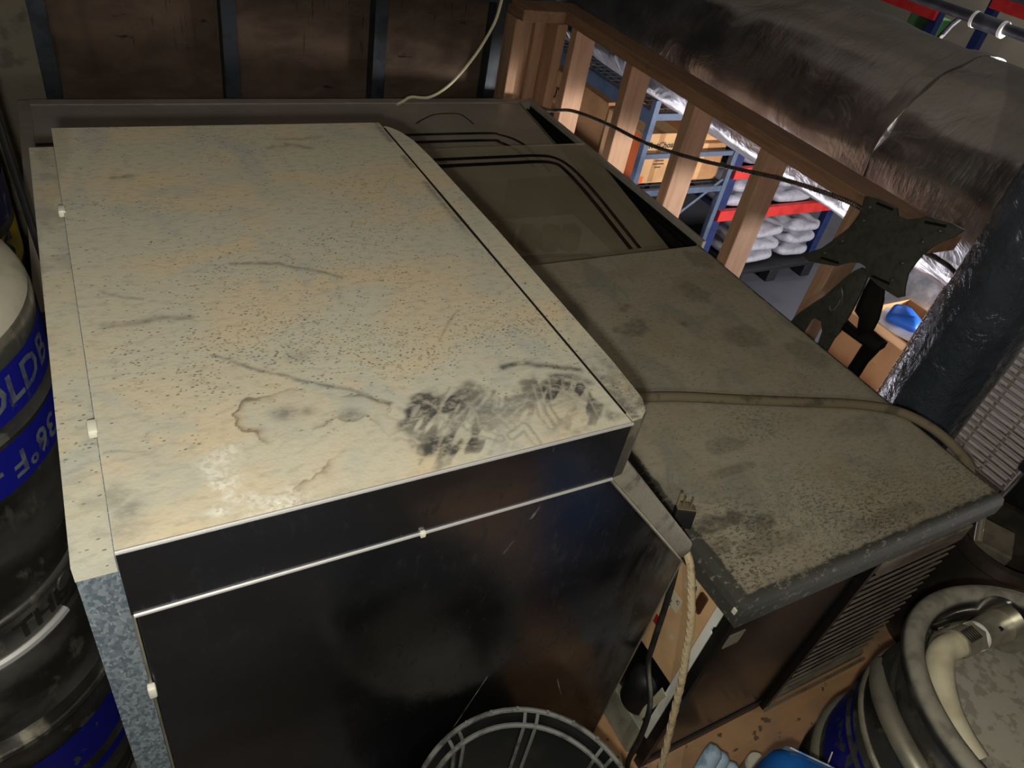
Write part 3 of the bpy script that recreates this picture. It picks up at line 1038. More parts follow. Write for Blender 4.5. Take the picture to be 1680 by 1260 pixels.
def flat_line(pts, wd, fn, mat, parent, name):
    """flat printed line"""
    bm = bmesh.new()
    P2 = [Vector(p) for p in spline([(a, b, 0) for a, b in pts], 6)]
    L_, R_ = [], []
    for i, p in enumerate(P2):
        t = (P2[min(i + 1, len(P2) - 1)] - P2[max(i - 1, 0)]).normalized()
        n_ = Vector((-t.y, t.x, 0)) * wd / 2
        L_.append(bm.verts.new(fn(p.x + n_.x, p.y + n_.y)))
        R_.append(bm.verts.new(fn(p.x - n_.x, p.y - n_.y)))
    for i in range(len(P2) - 1):
        bm.faces.new((L_[i], R_[i], R_[i + 1], L_[i + 1]))
    return put(name, bm, mat, parent)


for dd, wd in ((0.0, 0.014), (0.045, 0.016)):
    flat_line([(-0.10, 2.20 - dd), (0.5, 2.20 - dd), (1.18, 2.20 - dd), (1.28 - dd * .6, 2.185 - dd), (1.335 - dd, 2.13 - dd * .8), (1.352 - dd, 2.03), (1.355 - dd, 1.95)], wd, fr, 'mount_dark', rear, 'gasket')
    flat_line([(0.2, 1.905 - dd * .7), (1.10, 1.905 - dd * .7), (1.24, 1.905 - dd * .7), (1.315 - dd * .4, 1.89 - dd * .6), (1.352 - dd * .7, 1.83), (1.368 - dd * .7, 1.70), (1.375 - dd * .7, 1.45)], wd, ff, 'mount_dark', front, 'gasket')
put('side_trim', tube([(1.466, 2.432, 0.617), (1.466, 1.95, 0.560)], 0.003, 6), 'lid_trim', ch, True)
put('lid_border', B(CX0 + .03, 1.470, 2.405, 2.440, 0.6125, 0.6165), 'lid_frame', ch)
for k, (x, y) in enumerate(((1.123, 1.790), (1.193, 1.757), (1.265, 1.746), (1.336, 1.734))):
    cn = thing('drink_can', 'dark round can standing in the black chest under smoked glass', 'can', (x, y, 0.40), 'cans in the black chest')
    put('can_body', lathe([(0, .40), (.030, .40), (.033, .405), (.033, .462), (.030, .470), (.028, .467), (0, .467)], x, y, 20), 'can_grey', cn, True)
bm = tube(spline([(1.02, 1.68, 0.410), (1.20, 1.685, 0.410), (1.36, 1.66, 0.410), (1.43, 1.58, 0.410)], 6), 0.006, 8)
tag(put('cable', bm, 'can_grey', None, True), 'thin dark cable under the smoked glass of the black chest', 'cable')
# mould ring on the rear lid
flat_line([(1.00, 2.27), (1.04, 2.30), (1.10, 2.33), (1.18, 2.33), (1.20, 2.30), (1.21, 2.26)], 0.005, fr, 'mount_dark', rear, 'water_mark')

# ------------------------------------------------------------------ beer kegs
def keg(name, label, cx, cy, z0, h, r, bands, dusty=False, group=None, hole=False, cat='keg'):
    k = thing(name, label, cat, (cx, cy, z0), group)
    zt = z0 + h
    rc = r * .90
    body = [(0, z0 + .03), (r * .55, z0 + .045), (r * .93, z0 + .075), (r, z0 + .12), (r, z0 + .30 * h), (r * 1.025, z0 + .315 * h), (r, z0 + .33 * h),
            (r, z0 + .66 * h), (r * 1.025, z0 + .675 * h), (r, z0 + .69 * h), (r, zt - .12), (r * .985, zt - .10), (r * .93, zt - .078), (r * .55, zt - .05), (0, zt - .035)]
    put('body', lathe(body, cx, cy, 72), 'keg_steel', k, True)
    for a, b, s in ((z0, z0 + .085, 1), (zt - .085, zt, -1)):
        prof = [(rc, a), (rc, b), (rc - .006, b), (rc - .006, a), (rc, a)]
        put('chime', lathe(prof, cx, cy, 64), 'keg_steel', k, True)
    put('rim', tube(circle(cx, cy, zt - .004, rc - .003, 64), .008, 10, closed=True), 'keg_steel', k, True)
    put('rim', tube(circle(cx, cy, z0 + .008, rc - .003, 64), .008, 10, closed=True), 'keg_steel', k, True)
    for a, b, m in bands:
        put('print_band', lathe([(r + .0008, a), (r + .0008, b)], cx, cy, 72), m, k, True)
    return k


LX, LY = -0.281, 0.86
lower = keg('beer_keg', 'dented steel keg with THE embossed, bottom of the stack by ice bin', LX, LY, 0.0, 0.625, 0.205, [(0.16, 0.19, 'keg_blue'), (0.215, 0.312, 'keg_blue')], group='kegs in the stack beside the ice bin')
text_round('lettering', 'THE', 0.046, LX, LY, .205 * .90 + .001, math.radians(-46), 0.583, 'keg_emboss', lower, depth=.001)
put('hand_slot', tube([(LX + .187 * math.cos(math.radians(a)), LY + .187 * math.sin(math.radians(a)), .551) for a in range(-85, -36, 3)], .007, 8), 'bright_steel', lower, True)
put('embossed_dot', lathe([(0, 0), (.014, 0), (.012, .002), (0, .002)], 0, 0, 18), 'keg_steel', lower)
ed = [c for c in lower.children if c.name.startswith('embossed')][0]
a_ = math.radians(-33)
ed.data.transform(Matrix.Translation(Vector((LX + .186 * math.cos(a_), LY + .186 * math.sin(a_), .60)) - base_of(lower)) @ Matrix.Rotation(a_, 4, 'Z') @ Matrix.Rotation(math.pi / 2, 4, 'Y') @ Matrix.Translation(base_of(lower)))
put('shoulder_ring', tube(circle(LX, LY, .42, .2035, 72), .006, 8, closed=True), 'keg_steel', lower, True)
put('shoulder_ring', tube(circle(LX, LY, .375, .2035, 72), .008, 8, closed=True), 'keg_steel', lower, True)

# upper keg stands on its head, dusty shoulder up
up = thing('beer_keg', 'upturned keg with blue 36°F print and dusty shoulder, top of the stack', 'keg', (LX, LY, 0.625), 'kegs in the stack beside the ice bin')
r = .205
put('body', lathe([(0, .66), (r * .6, .66), (r * .95, .70), (r, .745), (r, .898), (r * 1.02, .904), (r * 1.005, .908), (r * 1.02, .912), (r, .918), (r, 1.0), (r * .99, 1.012), (r * .96, 1.022)], LX, LY, 80), 'keg_steel', up, True)
put('shoulder', lathe([(r * .985, 1.014), (r * .96, 1.026), (r * .90, 1.034), (r * .86, 1.036)], LX, LY, 80), 'keg_dust', up, True)
put('chime', lathe([(r * .87, 1.034), (r * .875, 1.05), (r * .885, 1.15), (r * .87, 1.158), (r * .85, 1.15), (r * .84, 1.04)], LX, LY, 72), 'keg_dust', up, True)
put('chime', lathe([(r * .90, .6305), (r * .90, .70), (r * .87, .70), (r * .87, .6305), (r * .90, .6305)], LX, LY, 72), 'keg_steel', up, True)
put('bottom', lathe([(r * .85, 1.06), (r * .5, 1.075), (0, 1.08)], LX, LY, 48), 'keg_dust', up, True)
b1 = put('print_band', lathe([(r + .0008, .921), (r + .0008, .984)], LX, LY, 80), 'keg_blue', up, True)
b2 = put('print_band', lathe([(r + .0008, .832), (r + .0008, .894)], LX, LY, 80), 'keg_blue', up, True)
text_round('lettering', 'COLD', 0.052, LX, LY, r + .0016, math.radians(-38), .953, 'keg_letter', b1, flip=False)
text_round('lettering', 'B', 0.052, LX, LY, r + .0016, math.radians(-13), .953, 'keg_letter', b1, flip=False)
text_round('lettering', '36°F -', 0.046, LX, LY, r + .0016, math.radians(-34), .862, 'keg_letter', b2, flip=True)

# small keg behind the stack with yellow and navy print
bk = keg('beer_keg', 'pale keg with yellow and navy print behind the stacked kegs', -0.345, 1.62, 0.0, 0.86, 0.205, [(0.62, 0.70, 'keg_yellow'), (0.72, 0.80, 'keg_navy'), (0.50, 0.58, 'keg_navy')])
text_round('lettering', 'US', 0.08, -0.345, 1.62, .2065, math.radians(-30), .665, 'keg_navy', bk)
cord = [(-0.118, 1.44, 1.30), (-0.112, 1.42, 1.05), (-0.100, 1.38, 0.85), (-0.085, 1.33, 0.65), (-0.075, 1.30, 0.40), (-0.08, 1.30, 0.01)]
tag(put('cord', tube(spline([(-0.12, 1.45, 2.55)] + cord, 8), .006, 8), 'rubber_black', None, True), 'black cord hanging down behind the stacked kegs', 'cord')

# keg in front of the grille, hoses lying on its top
KX, KY = 1.130, 0.028
kg = keg('beer_keg', 'dusty keg with blue print in front of the louvred grille', KX, KY, 0.0, 0.60, 0.212, [(0.310, 0.422, 'keg_blue')])
for zz1, rr1 in ((0.275, .012), (0.452, .007)):
    put('rolling_ring', tube(circle(KX, KY, zz1, .211, 72), rr1, 10, closed=True), 'brushed_dusty', kg, True)
put('top_dust', lathe([(0, .576), (.10, .570), (.182, .556)], KX, KY, 64), 'keg_flakes', kg, True)
put('hand_rail', tube(spline([(KX + .203 * math.cos(math.radians(a)), KY + .203 * math.sin(math.radians(a)), .478 + .045 * math.sin(math.radians((a - 110) * 180 / 110))) for a in range(110, 221, 10)], 3), .017, 12), 'brushed_dusty', kg, True)
ring = [(KX + .208 * math.cos(math.radians(a)), KY + .208 * math.sin(math.radians(a)) * 1.0, .612 + .004 * math.sin(a * .05)) for a in range(-60, 285, 8)]
bh = thing('rubber_hose', 'thick dusty black rubber hose looped on the rim of the keg', 'hose', (KX, KY, 0.60))
put('hose_body', tube(spline(ring, 3), .0175, 14), 'rubber_dusty', bh, True)
put('flap', tube(spline([(KX - .192, KY - .05, .622), (KX - .185, KY - .07, .624), (KX - .172, KY - .10, .622), (KX - .15, KY - .14, .618)], 6), .010, 8), 'rubber_black', bh, True)
hc = thing('clear_hose', 'cloudy clear hose with clamp and steel coupling on the keg top', 'hose', (KX, KY, 0.56))
arc_ = [(KX + .160 * math.cos(math.radians(t)), KY + .160 * math.sin(math.radians(t)), .582 + (178 - t) * .00040) for t in (178, 166, 152, 135, 118)]
put('hose_body', tube(spline(arc_ + [(KX - .030, KY + .140, .611)], 8), .021, 16), 'hose_clear', hc, True)
ax = Vector((1, -.06, .02)).normalized()


def along(o, a, b, rr, n=20, r2=None):
    o = Vector(o)
    return tube([o + ax * a, o + ax * b], rr, n, rfun=(lambda i, m: rr if i == 0 else (r2 or rr)))


q = (KX - .030, KY + .140, .611)
cl = put('clamp', along(q, -.012, .018, .0235), 'brushed_dusty', hc, True)
for k in range(6):
    put('thread', B(q[0] - .010 + k * .005, q[0] - .008 + k * .005, q[1] - .012, q[1] + .010, q[2] + .0225, q[2] + .0242), 'print_black', cl)
put('clamp_screw', along((q[0] - .03, q[1] + .035, q[2] + .006), 0, .03, .006), 'chrome', hc, True)
put('nut', along(q, .018, .030, .026, 6), 'grey_steel', hc)
put('washer', along(q, .030, .037, .024), 'plastic_white', hc, True)
put('coupling', along(q, .037, .100, .024, 24, .027), 'brushed_dusty', hc, True)
put('flange', along(q, .096, .104, .046, 32), 'chrome', hc, True)
put('coupling_hole', B(q[0] + .060, q[0] + .066, q[1] - .018, q[1] - .010, q[2] + .0215, q[2] + .0255), 'mount_dark', hc)
bl = [(KX + .172 * math.cos(math.radians(t)), KY + .172 * math.sin(math.radians(t)), .572) for t in (190, 165, 140, 115, 90, 65, 40, 15, -10)]
tag(put('braided_hose', tube(spline(bl, 8), .011, 10), 'brushed_dusty', None, True), 'thin braided steel hose coiled inside the keg rim', 'hose')
tag(put('twine', tube(spline([(KX - .216, KY + .085, .20), (KX - .206, KY + .105, .29), (KX - .178, KY + .135, .36)], 6), .0012, 5), 'cable_cream', None, True), 'loose white thread hanging on the keg with blue print', 'thread')

# ------------------------------------------------------------------ cords between bin and cooler
br = thing('beige_hose', 'thick beige braided hose hanging beside the tan cooler panel', 'hose', (0.770, 0.32, 0.0))
bp = spline([(0.776, 0.485, 0.60), (0.776, 0.465, 0.585), (0.776, 0.441, 0.546), (0.776, 0.412, 0.488), (0.776, 0.392, 0.426), (0.776, 0.374, 0.368), (0.776, 0.349, 0.265), (0.776, 0.318, 0.136), (0.776, 0.300, 0.03), (0.765, 0.27, 0.012)], 6)
put('hose_core', tube(bp, .0066, 10), 'hose_beige', br, True)
for ph in (0, math.pi):
    for sgn in (1, -1):
        fine = spline([tuple(p) for p in bp], 5)
        hel = []
        for i, p in enumerate(fine):
            a = ph + sgn * i * .42
            hel.append(p + Vector((math.cos(a), math.sin(a) * .9, math.sin(a) * .4)) * .0066)
        put('braid', tube(hel, .0016, 5), 'hose_beige', br, True)
dk = [(0.762, 0.492, 0.60), (0.754, 0.472, 0.570), (0.753, 0.458, 0.498), (0.753, 0.444, 0.395), (0.753, 0.433, 0.337), (0.753, 0.398, 0.280), (0.753, 0.382, 0.237), (0.753, 0.372, 0.160), (0.753, 0.366, 0.057), (0.76, 0.34, 0.009)]
pl = thing('power_plug', 'black three-prong plug and cord hooked on the cooler edge', 'plug', (0.766, 0.517, 0.60))
put('cord', tube(spline([(0.766, 0.510, 0.638)] + dk, 7), .0055, 10), 'rubber_dusty', pl, True)
PC = Vector((0.774, 0.520, 0.650))
pm = Matrix.Translation(PC) @ Matrix.Rotation(math.radians(-28), 4, 'Z') @ Matrix.Rotation(math.radians(-12), 4, 'X')
prof = [(-.017, -.010), (.017, -.010), (.017, .004), (.009, .012), (-.009, .012), (-.017, .004)]
bm = prism(prof, 'z', -.018, .020, .003)
bmesh.ops.transform(bm, matrix=pm, verts=bm.verts)
put('plug_body', bm, 'rubber_black', pl, True)
bm = prism([(a * .92, b * .92) for a, b in prof], 'z', .0195, .0215, .0005)
bmesh.ops.transform(bm, matrix=pm, verts=bm.verts)
put('plug_face', bm, 'hose_dust', pl)
for x, y, wx, wy in ((-.0065, -.003, .0008, .0035), (.0065, -.003, .0008, .0035)):
    bm = B(x - wx, x + wx, y - wy, y + wy, .021, .040, .0006)
    bmesh.ops.transform(bm, matrix=pm, verts=bm.verts)
    put('prong', bm, 'brass_worn', pl)
bm = tube([(-.013, .003, .021), (-.013, .003, .043), (-.013, .003, .045)], .0024, 10)
bmesh.ops.transform(bm, matrix=pm, verts=bm.verts)
put('prong', bm, 'brass_worn', pl, True)

# ------------------------------------------------------------------ black basket in front of the bin
BX, BY, BZ, BR = 0.385, 0.258, 0.425, 0.172
bk_ = thing('plastic_basket', 'round black plastic basket with dusty double rim in front of bin', 'basket', (BX, BY, 0.0))
put('wall', lathe([(.125, .004), (.128, .0), (.160, BZ - .04), (.172, BZ - .004), (.170, BZ - .004), (.157, BZ - .04), (.124, .008)], BX, BY, 72), 'black_plastic', bk_, True)
put('base', lathe([(0, .010), (.124, .010), (.124, .004), (0, .004)], BX, BY, 48), 'bucket_floor', bk_, True)
put('liner', lathe([(0, .200), (.05, .204), (.10, .200), (.138, .188)], BX, BY, 48), 'bucket_floor', bk_, True)
put('outer_rim', tube(circle(BX, BY, BZ, BR, 80), .0042, 8, closed=True), 'plastic_edge', bk_, True)
put('inner_rim', tube(circle(BX, BY, BZ - .018, BR - .016, 80), .0042, 8, closed=True), 'plastic_edge', bk_, True)
for k in range(8):
    a0 = 2 * math.pi * k / 8 + .27
    for da in (-.06, .06):
        a = a0 + da
        c, s = math.cos(a), math.sin(a)
        pts = [(BX + (BR + .001) * c, BY + (BR + .001) * s, BZ), (BX + (BR - .016) * c, BY + (BR - .016) * s, BZ - .018), (BX + (BR - .022) * c, BY + (BR - .022) * s, BZ - .07), (BX + (BR - .028) * c, BY + (BR - .028) * s, BZ - .16)]
        put('rib', tube(spline(pts, 4), .0030, 6), 'plastic_edge', bk_, True)
    for da in (-.25, .0, .25):
        c, s = math.cos(a0 + .39 + da), math.sin(a0 + .39 + da)
        put('stud', lathe([(0, BZ + .0065), (.0028, BZ + .006), (.0036, BZ)], BX + BR * c, BY + BR * s, 8), 'plastic_edge', bk_, True)

# ------------------------------------------------------------------ bucket and tote right of the cooler
structure(put('floor', B(1.741, 2.42, -0.30, 0.60, -0.05, 0.0), 'floor_plywood'))
structure(put('floor', B(1.97, 2.42, 0.601, 0.95, -0.05, 0.0), 'floor_plywood'))
tb = thing('bucket', 'black plastic bucket with wide rim right of the cooler', 'bucket', (1.725, 0.345, 0.0))
put('wall', lathe([(.095, .0), (.118, .36), (.128, .37), (.128, .40), (.110, .40), (.108, .36), (.088, .01), (0, .01)], 1.725, 0.345, 56), 'trash_plastic', tb, True)
bx_ = B(1.68, 1.78, 0.325, 0.405, 0.02, 0.375, .004, mtx=rotm(.5, 'Z', (1.73, .365, .2)))
tag(put('pale_box', bx_, 'louvre_grey'), 'small grey carton standing in the black bucket', 'box')
tag(put('metal_tube', tube([(1.545, 0.345, 0.46), (1.60, 0.395, 0.50)], .0085, 12), 'brushed_dusty', None, True), 'short bright steel tube end beside cooler corner', 'tube')
tt = thing('tote', 'black plastic tote by the wire grid right of the cooler', 'tote', (2.02, 0.25, 0.0))
put('tub', B(1.875, 2.16, 0.02, 0.455, 0.0, 0.46, .03, 3), 'black_plastic', tt, True)
put('lid', B(1.865, 2.17, 0.01, 0.465, 0.462, 0.50, .012, 3), 'rubber_black', tt, True)

# wire grid panel with pale cartons behind it
wg = thing('wire_grid', 'grey wire grid panel standing behind the black wrapped duct', 'grid', (1.962, 0.4, 0.0))
bm = bmesh.new()
z = 0.02
while z < 0.70:
    tube([(1.962, 0.475, z), (1.962, 0.90, z)], .0034, 5, bm)
    z += .021
put('level_wires', bm, 'grid_wire', wg)
bm = bmesh.new()
for k in range(7):
    y = .48 + k * .07
    tube([(1.967, y, 0.0), (1.967, y, 0.70)], .0032, 5, bm)
put('upright_wires', bm, 'grid_wire', wg)
for i, (x0, x1, y0, y1, z0, z1, m) in enumerate(((2.19, 2.40, .02, .28, 0, .36, 'carton_light'), (2.19, 2.40, .30, .88, 0, .36, 'paper_white'), (2.19, 2.40, .06, .86, .362, .575, 'paper_white'))):
    o = put('carton', B(x0, x1, y0, y1, z0, z1, .003), m)
    tag(o, ('tan carton behind the wire grid, under a white one', 'low white carton behind the wire grid, beside a tan one', 'wide white carton on top of the others behind the wire grid')[i], 'carton')

# ------------------------------------------------------------------ jug, glove and can on the floor
jg = thing('jug', 'blue plastic jug with scuffed shoulder on the plywood floor', 'jug', (0.800, 0.112, 0.0))
jm = Matrix.Translation((0.800, 0.112, 0)) @ Matrix.Rotation(math.radians(40), 4, 'Z')
sh = bmesh.new()
levels = [(.069, 0.0), (.074, .01), (.074, .39), (.072, .425), (.058, .450), (.045, .457)]
rings = []
for hw, zz0 in levels:
    ring_ = []
    for k in range(24):
        a = 2 * math.pi * k / 24
        c, s = math.cos(a), math.sin(a)
        e = .5
        ring_.append(sh.verts.new(jm @ Vector((hw * math.copysign(abs(c) ** e, c), hw * math.copysign(abs(s) ** e, s), zz0))))
    rings.append(ring_)
for a, b in zip(rings[:-1], rings[1:]):
    for k in range(24):
        sh.faces.new((a[k], a[(k + 1) % 24], b[(k + 1) % 24], b[k]))
sh.faces.new(rings[0][::-1])
sh.faces.new(rings[-1])
put('bottle', sh, 'jug_blue', jg, True)
bm = prism([(.0752, .405), (.0735, .428), (.0598, .4525), (.0585, .450), (.0718, .425), (.0738, .405)], 'y', -.035, .045)
bmesh.ops.transform(bm, matrix=jm, verts=bm.verts)
put('scuff', bm, 'jug_scuff', jg, True)
put('cap', lathe([(.022, .455), (.022, .482), (.018, .487), (0, .487)], 0.800, 0.112, 24), 'plastic_white', jg, True)

gl = bmesh.new()


def lobe(pts, r0, r1):
    tube(spline(pts, 5), r0, 12, gl, rfun=lambda i, n: (r0 + (r1 - r0) * i / (n - 1)) * (1 if i < n - 2 else (.8 if i == n - 2 else .45)))


lobe([(0.855, 0.262, 0.022), (0.870, 0.278, 0.060), (0.900, 0.297, 0.105), (0.915, 0.300, 0.122)], .022, .016)
lobe([(0.872, 0.252, 0.020), (0.892, 0.268, 0.060), (0.918, 0.283, 0.098), (0.928, 0.285, 0.112)], .020, .013)
lobe([(0.885, 0.245, 0.018), (0.905, 0.252, 0.055), (0.930, 0.262, 0.085), (0.942, 0.264, 0.100)], .018, .012)
lobe([(0.84, 0.245, 0.022), (0.86, 0.250, 0.024), (0.89, 0.248, 0.022), (0.90, 0.247, 0.020)], .022, .020)
tag(put('glove', gl, 'glove_blue', None, True), 'pale blue rubber glove lying limp on the plywood floor', 'glove')
cn = thing('spray_can', 'small can with cream lid beside the pale blue glove', 'can', (0.975, 0.246, 0.0))
put('can_body', lathe([(0, 0), (.019, 0), (.020, .004), (.020, .108), (.018, .112), (0, .112)], 0.975, 0.246, 28), 'brushed_dusty', cn, True)
ld = put('lid', lathe([(.0205, .105), (.0205, .119), (.019, .1215), (.010, .1215), (.0095, .1205), (.0085, .1205), (.008, .1215), (0, .1215)], 0.975, 0.246, 28), 'cap_white', cn, True)

# ------------------------------------------------------------------ ducts beyond the rail
def wavy_pipe(p, q, rad, nlen, nseg, amp, seed, zsquash=1.0):
    """long round duct with a crumpled skin"""
    bm = bmesh.new()
    p, q = Vector(p), Vector(q)
    t = (q - p).normalized()
    u = t.orthogonal().normalized()
    v = t.cross(u)
    L = (q - p).length
    I, K = np.meshgrid(np.arange(nlen + 1), np.arange(nseg), indexing='ij')
    s = I / nlen * L
    a = 2 * math.pi * K / nseg
    ca, sa = np.cos(a), np.sin(a)
    n_ = (vnoise(s + 3 * ca, 3 * sa + s * .3, 1.6, seed) - .5) * amp + (vnoise(s * 4 + ca, sa * 2, 2.2, seed + 1) - .5) * amp * .45 + (vnoise(s * 9 + 2 * ca, sa * 3, 2.6, seed + 2) - .5) * amp * .22
    vs_ = [[None] * nseg for _ in range(nlen + 1)]
    for i in range(nlen + 1):
        for k in range(nseg):
            r_ = rad + n_[i, k]
            vs_[i][k] = bm.verts.new(p + t * s[i, k] + u * (ca[i, k] * r_) + v * (sa[i, k] * r_))
    for i in range(nlen):
        for k in range(nseg):
            bm.faces.new((vs_[i][k], vs_[i][(k + 1) % nseg], vs_[i + 1][(k + 1) % nseg], vs_[i + 1][k]))
    bm.faces.new(vs_[0][::-1])
    bm.faces.new(vs_[-1])
    return bm


DX, DZ, DR = 2.25, 0.885, 0.286
du = thing('foil_duct', 'large silver foil-wrapped duct running along behind the guard rail', 'duct', (DX, 2.2, DZ - DR))
put('sleeve', wavy_pipe((DX, -0.6, DZ), (DX, 5.2, DZ), DR, 240, 72, .022, 61), 'foil', du, True)
# taped joint: a proud wrinkled band, and the lap seam along the sleeve
for yy, wd in ((1.30, .05), (3.1, .05)):
    bm = wavy_pipe((DX, yy - wd / 2, DZ), (DX, yy + wd / 2, DZ), DR + .006, 6, 96, .016, 71)
    put('joint_tape', bm, 'foil', du, True)
vb = thing('wrapped_duct', 'upright duct in shiny black plastic wrap at the end of the rail', 'duct', (1.84, 0.72, -1.15))
put('wrap', wavy_pipe((1.84, 0.72, -1.15), (1.84, 0.72, 2.55), 0.106, 150, 56, .012, 81), 'black_wrap', vb, True)

# ------------------------------------------------------------------ conduit along the rail
cpts = spline([(1.556, 2.465, 0.585), (1.575, 2.36, 0.602), (1.600, 2.244, 0.645), (1.600, 2.016, 0.687), (1.600, 1.808, 0.713), (1.600, 1.605, 0.758), (1.600, 1.431, 0.806), (1.600, 1.258, 0.856), (1.600, 1.139, 0.883), (1.600, 1.028, 0.902), (1.606, 0.930, 0.898), (1.66, 0.855, 0.872), (1.77, 0.865, 0.83), (1.88, 0.862, 0.78), (1.975, 0.84, 0.70)], 14)
cc = []
for a, b in zip(cpts[:-1], cpts[1:]):
    cc += [a, (a + b) / 2]
tag(put('flexible_conduit', tube(cc, .0062, 8, rfun=lambda i, n: .0066 if i % 2 else .0050), 'conduit_steel', None, True), 'thin ribbed metal conduit strung along the pine posts', 'conduit')

# ------------------------------------------------------------------ television wall mount
mt = thing('tv_mount', 'black television wall mount with four-armed plate by the rail', 'mount', (1.57, 0.9, 0.35))
plate = [(0.982, 0.947), (0.949, 0.958), (0.898, 0.962), (0.886, 0.948), (0.863, 0.952), (0.840, 0.967), (0.828, 0.977), (0.773, 0.994), (0.742, 0.995), (0.753, 0.971), (0.777, 0.941), (0.791, 0.910), (0.795, 0.887), (0.798, 0.855), (0.788, 0.825), (0.778, 0.807), (0.789, 0.796), (0.842, 0.793), (0.884, 0.798), (0.897, 0.813), (0.914, 0.812), (0.936, 0.799), (0.962, 0.773), (1.038, 0.740), (1.059, 0.744), (1.056, 0.756), (1.025, 0.787), (1.002, 0.827), (0.981, 0.867), (0.974, 0.907), (0.977, 0.926)]
put('plate', prism(plate, 'x', 1.555, 1.563, .0015), 'mount_black', mt, True)
for y, z in ((0.957, 0.934), (0.955, 0.901), (0.980, 0.833), (1.009, 0.783), (0.784, 0.969), (0.805, 0.931), (0.821, 0.868), (0.821, 0.824)):
    bm = lathe([(.0052, 0), (.005, .003), (.003, .0046), (0, .005)], 0, 0, 12)
    bmesh.ops.transform(bm, matrix=Matrix.Translation((1.555, y, z)) @ Matrix.Rotation(-math.pi / 2, 4, 'Y'), verts=bm.verts)
    put('bolt', bm, 'mount_black', mt, True)
for (y0, z0), (y1, z1) in (((0.946, 0.950), (0.903, 0.956)), ((0.823, 0.969), (0.777, 0.984)), ((1.011, 0.768), (0.961, 0.783)), ((0.868, 0.804), (0.822, 0.813))):
    put('slot', tube([(1.5552, y0, z0), (1.5552, y1, z1)], .0032, 8), 'mount_dark', mt, True)  # open slots drawn as raised black strips, their dark painted on
armA = [(1.004, 0.606), (0.964, 0.683), (0.939, 0.744), (0.924, 0.783), (0.910, 0.801), (0.887, 0.800), (0.881, 0.761), (0.878, 0.696), (0.878, 0.633), (0.884, 0.607), (0.884, 0.56), (0.915, 0.56), (0.922, 0.605), (0.937, 0.624), (0.956, 0.621), (0.965, 0.608), (0.968, 0.56), (1.02, 0.56)]
arm = put('arm', prism(armA, 'x', 1.565, 1.575, .003), 'mount_black', mt, True)
ov = lathe([(0, .0022), (.016, .0020), (.0175, 0)], 0, 0, 28)
bmesh.ops.transform(ov, matrix=Matrix.Translation((1.565, .926, .694)) @ Matrix.Rotation(math.radians(-14), 4, 'X') @ Matrix.Diagonal((1, 1, 2.3, 1)) @ Matrix.Rotation(-math.pi / 2, 4, 'Y'), verts=ov.verts)
put('badge', ov, 'mount_black', arm, True)
sw = [(1.5626, .926 + .011 * math.cos(t), .694 + .026 * math.sin(t)) for t in np.linspace(math.pi * .85, math.pi * 1.75, 14)]
put('badge_mark', tube(sw, .0011, 6), 'lid_trim', arm, True)
put('arm', prism([(0.884, 0.795), (0.846, 0.791), (0.828, 0.757), (0.815, 0.713), (0.813, 0.681), (0.822, 0.655), (0.844, 0.650), (0.859, 0.689), (0.878, 0.696), (0.884, 0.753)], 'x', 1.576, 1.588, .003), 'mount_dark', mt, True)
put('pivot_block', prism([(0.890, 0.662), (0.831, 0.657), (0.813, 0.681), (0.769, 0.679), (0.769, 0.662), (0.775, 0.649), (0.784, 0.604), (0.790, 0.35), (0.825, 0.35), (0.813, 0.603), (0.812, 0.643), (0.890, 0.640)], 'x', 1.566, 1.590, .003), 'mount_dark', mt, True)
put('wall_plate', B(1.562, 1.590, 0.76, 0.86, 0.12, 0.36, .003), 'mount_dark', mt)

# ------------------------------------------------------------------ cream cable hanging from above
cab = [(1.335, 2.30, 2.55), (1.33, 2.33, 1.6), (1.320, 2.37, 1.05), (1.313, 2.38, 0.967), (1.297, 2.38, 0.890), (1.243, 2.38, 0.789), (1.164, 2.38, 0.692), (1.090, 2.38, 0.645), (1.022, 2.38, 0.645), (0.994, 2.38, 0.631), (0.968, 2.372, 0.622)]
tag(put('cable', tube(spline(cab, 8), .0050, 8), 'cable_cream', None, True), 'cream cable dangling onto the black chest from above', 'cable')

# ------------------------------------------------------------------ store room below: blue shelving with cartons
SZ = -1.15
su = thing('shelf_unit', 'blue-grey steel shelving with wire decks in the store below', 'shelf', (3.4, 4.2, SZ))
for x, y in ((3.0, 3.40), (3.78, 3.40), (3.0, 5.3), (3.78, 5.3)):
    put('upright', B(x - .02, x + .02, y - .02, y + .02, SZ, 0.24, .003), 'shelf_blue', su)
for z in (-0.90, -0.36, 0.14):
    for x in (3.0, 3.78):
        put('beam', B(x - .015, x + .015, 3.42, 5.28, z - .055, z + .025), 'shelf_blue', su)
    put('beam', B(3.02, 3.76, 3.385, 3.415, z - .02, z + .02), 'shelf_blue', su)
    bm = bmesh.new()
    for k in range(28):
        y = 3.44 + k * .066
        tube([(3.015, y, z + .03), (3.765, y, z + .03)], .004, 4, bm)
    for k in range(12):
        x = 3.05 + k * .062
        tube([(x, 3.42, z + .026), (x, 5.28, z + .026)], .004, 4, bm)
    put('wire_deck', bm, 'wire_grey', su)
put('cross_brace', B(3.02, 3.76, 3.39, 3.41, -0.125, -0.095), 'shelf_blue', su)
put('cross_brace', tube([(3.02, 3.40, -0.88), (3.76, 3.40, -0.30)], .011, 6), 'shelf_blue', su)
put('cross_brace', tube([(3.02, 3.40, -0.38), (3.76, 3.40, -0.80)], .009, 6), 'shelf_blue', su)


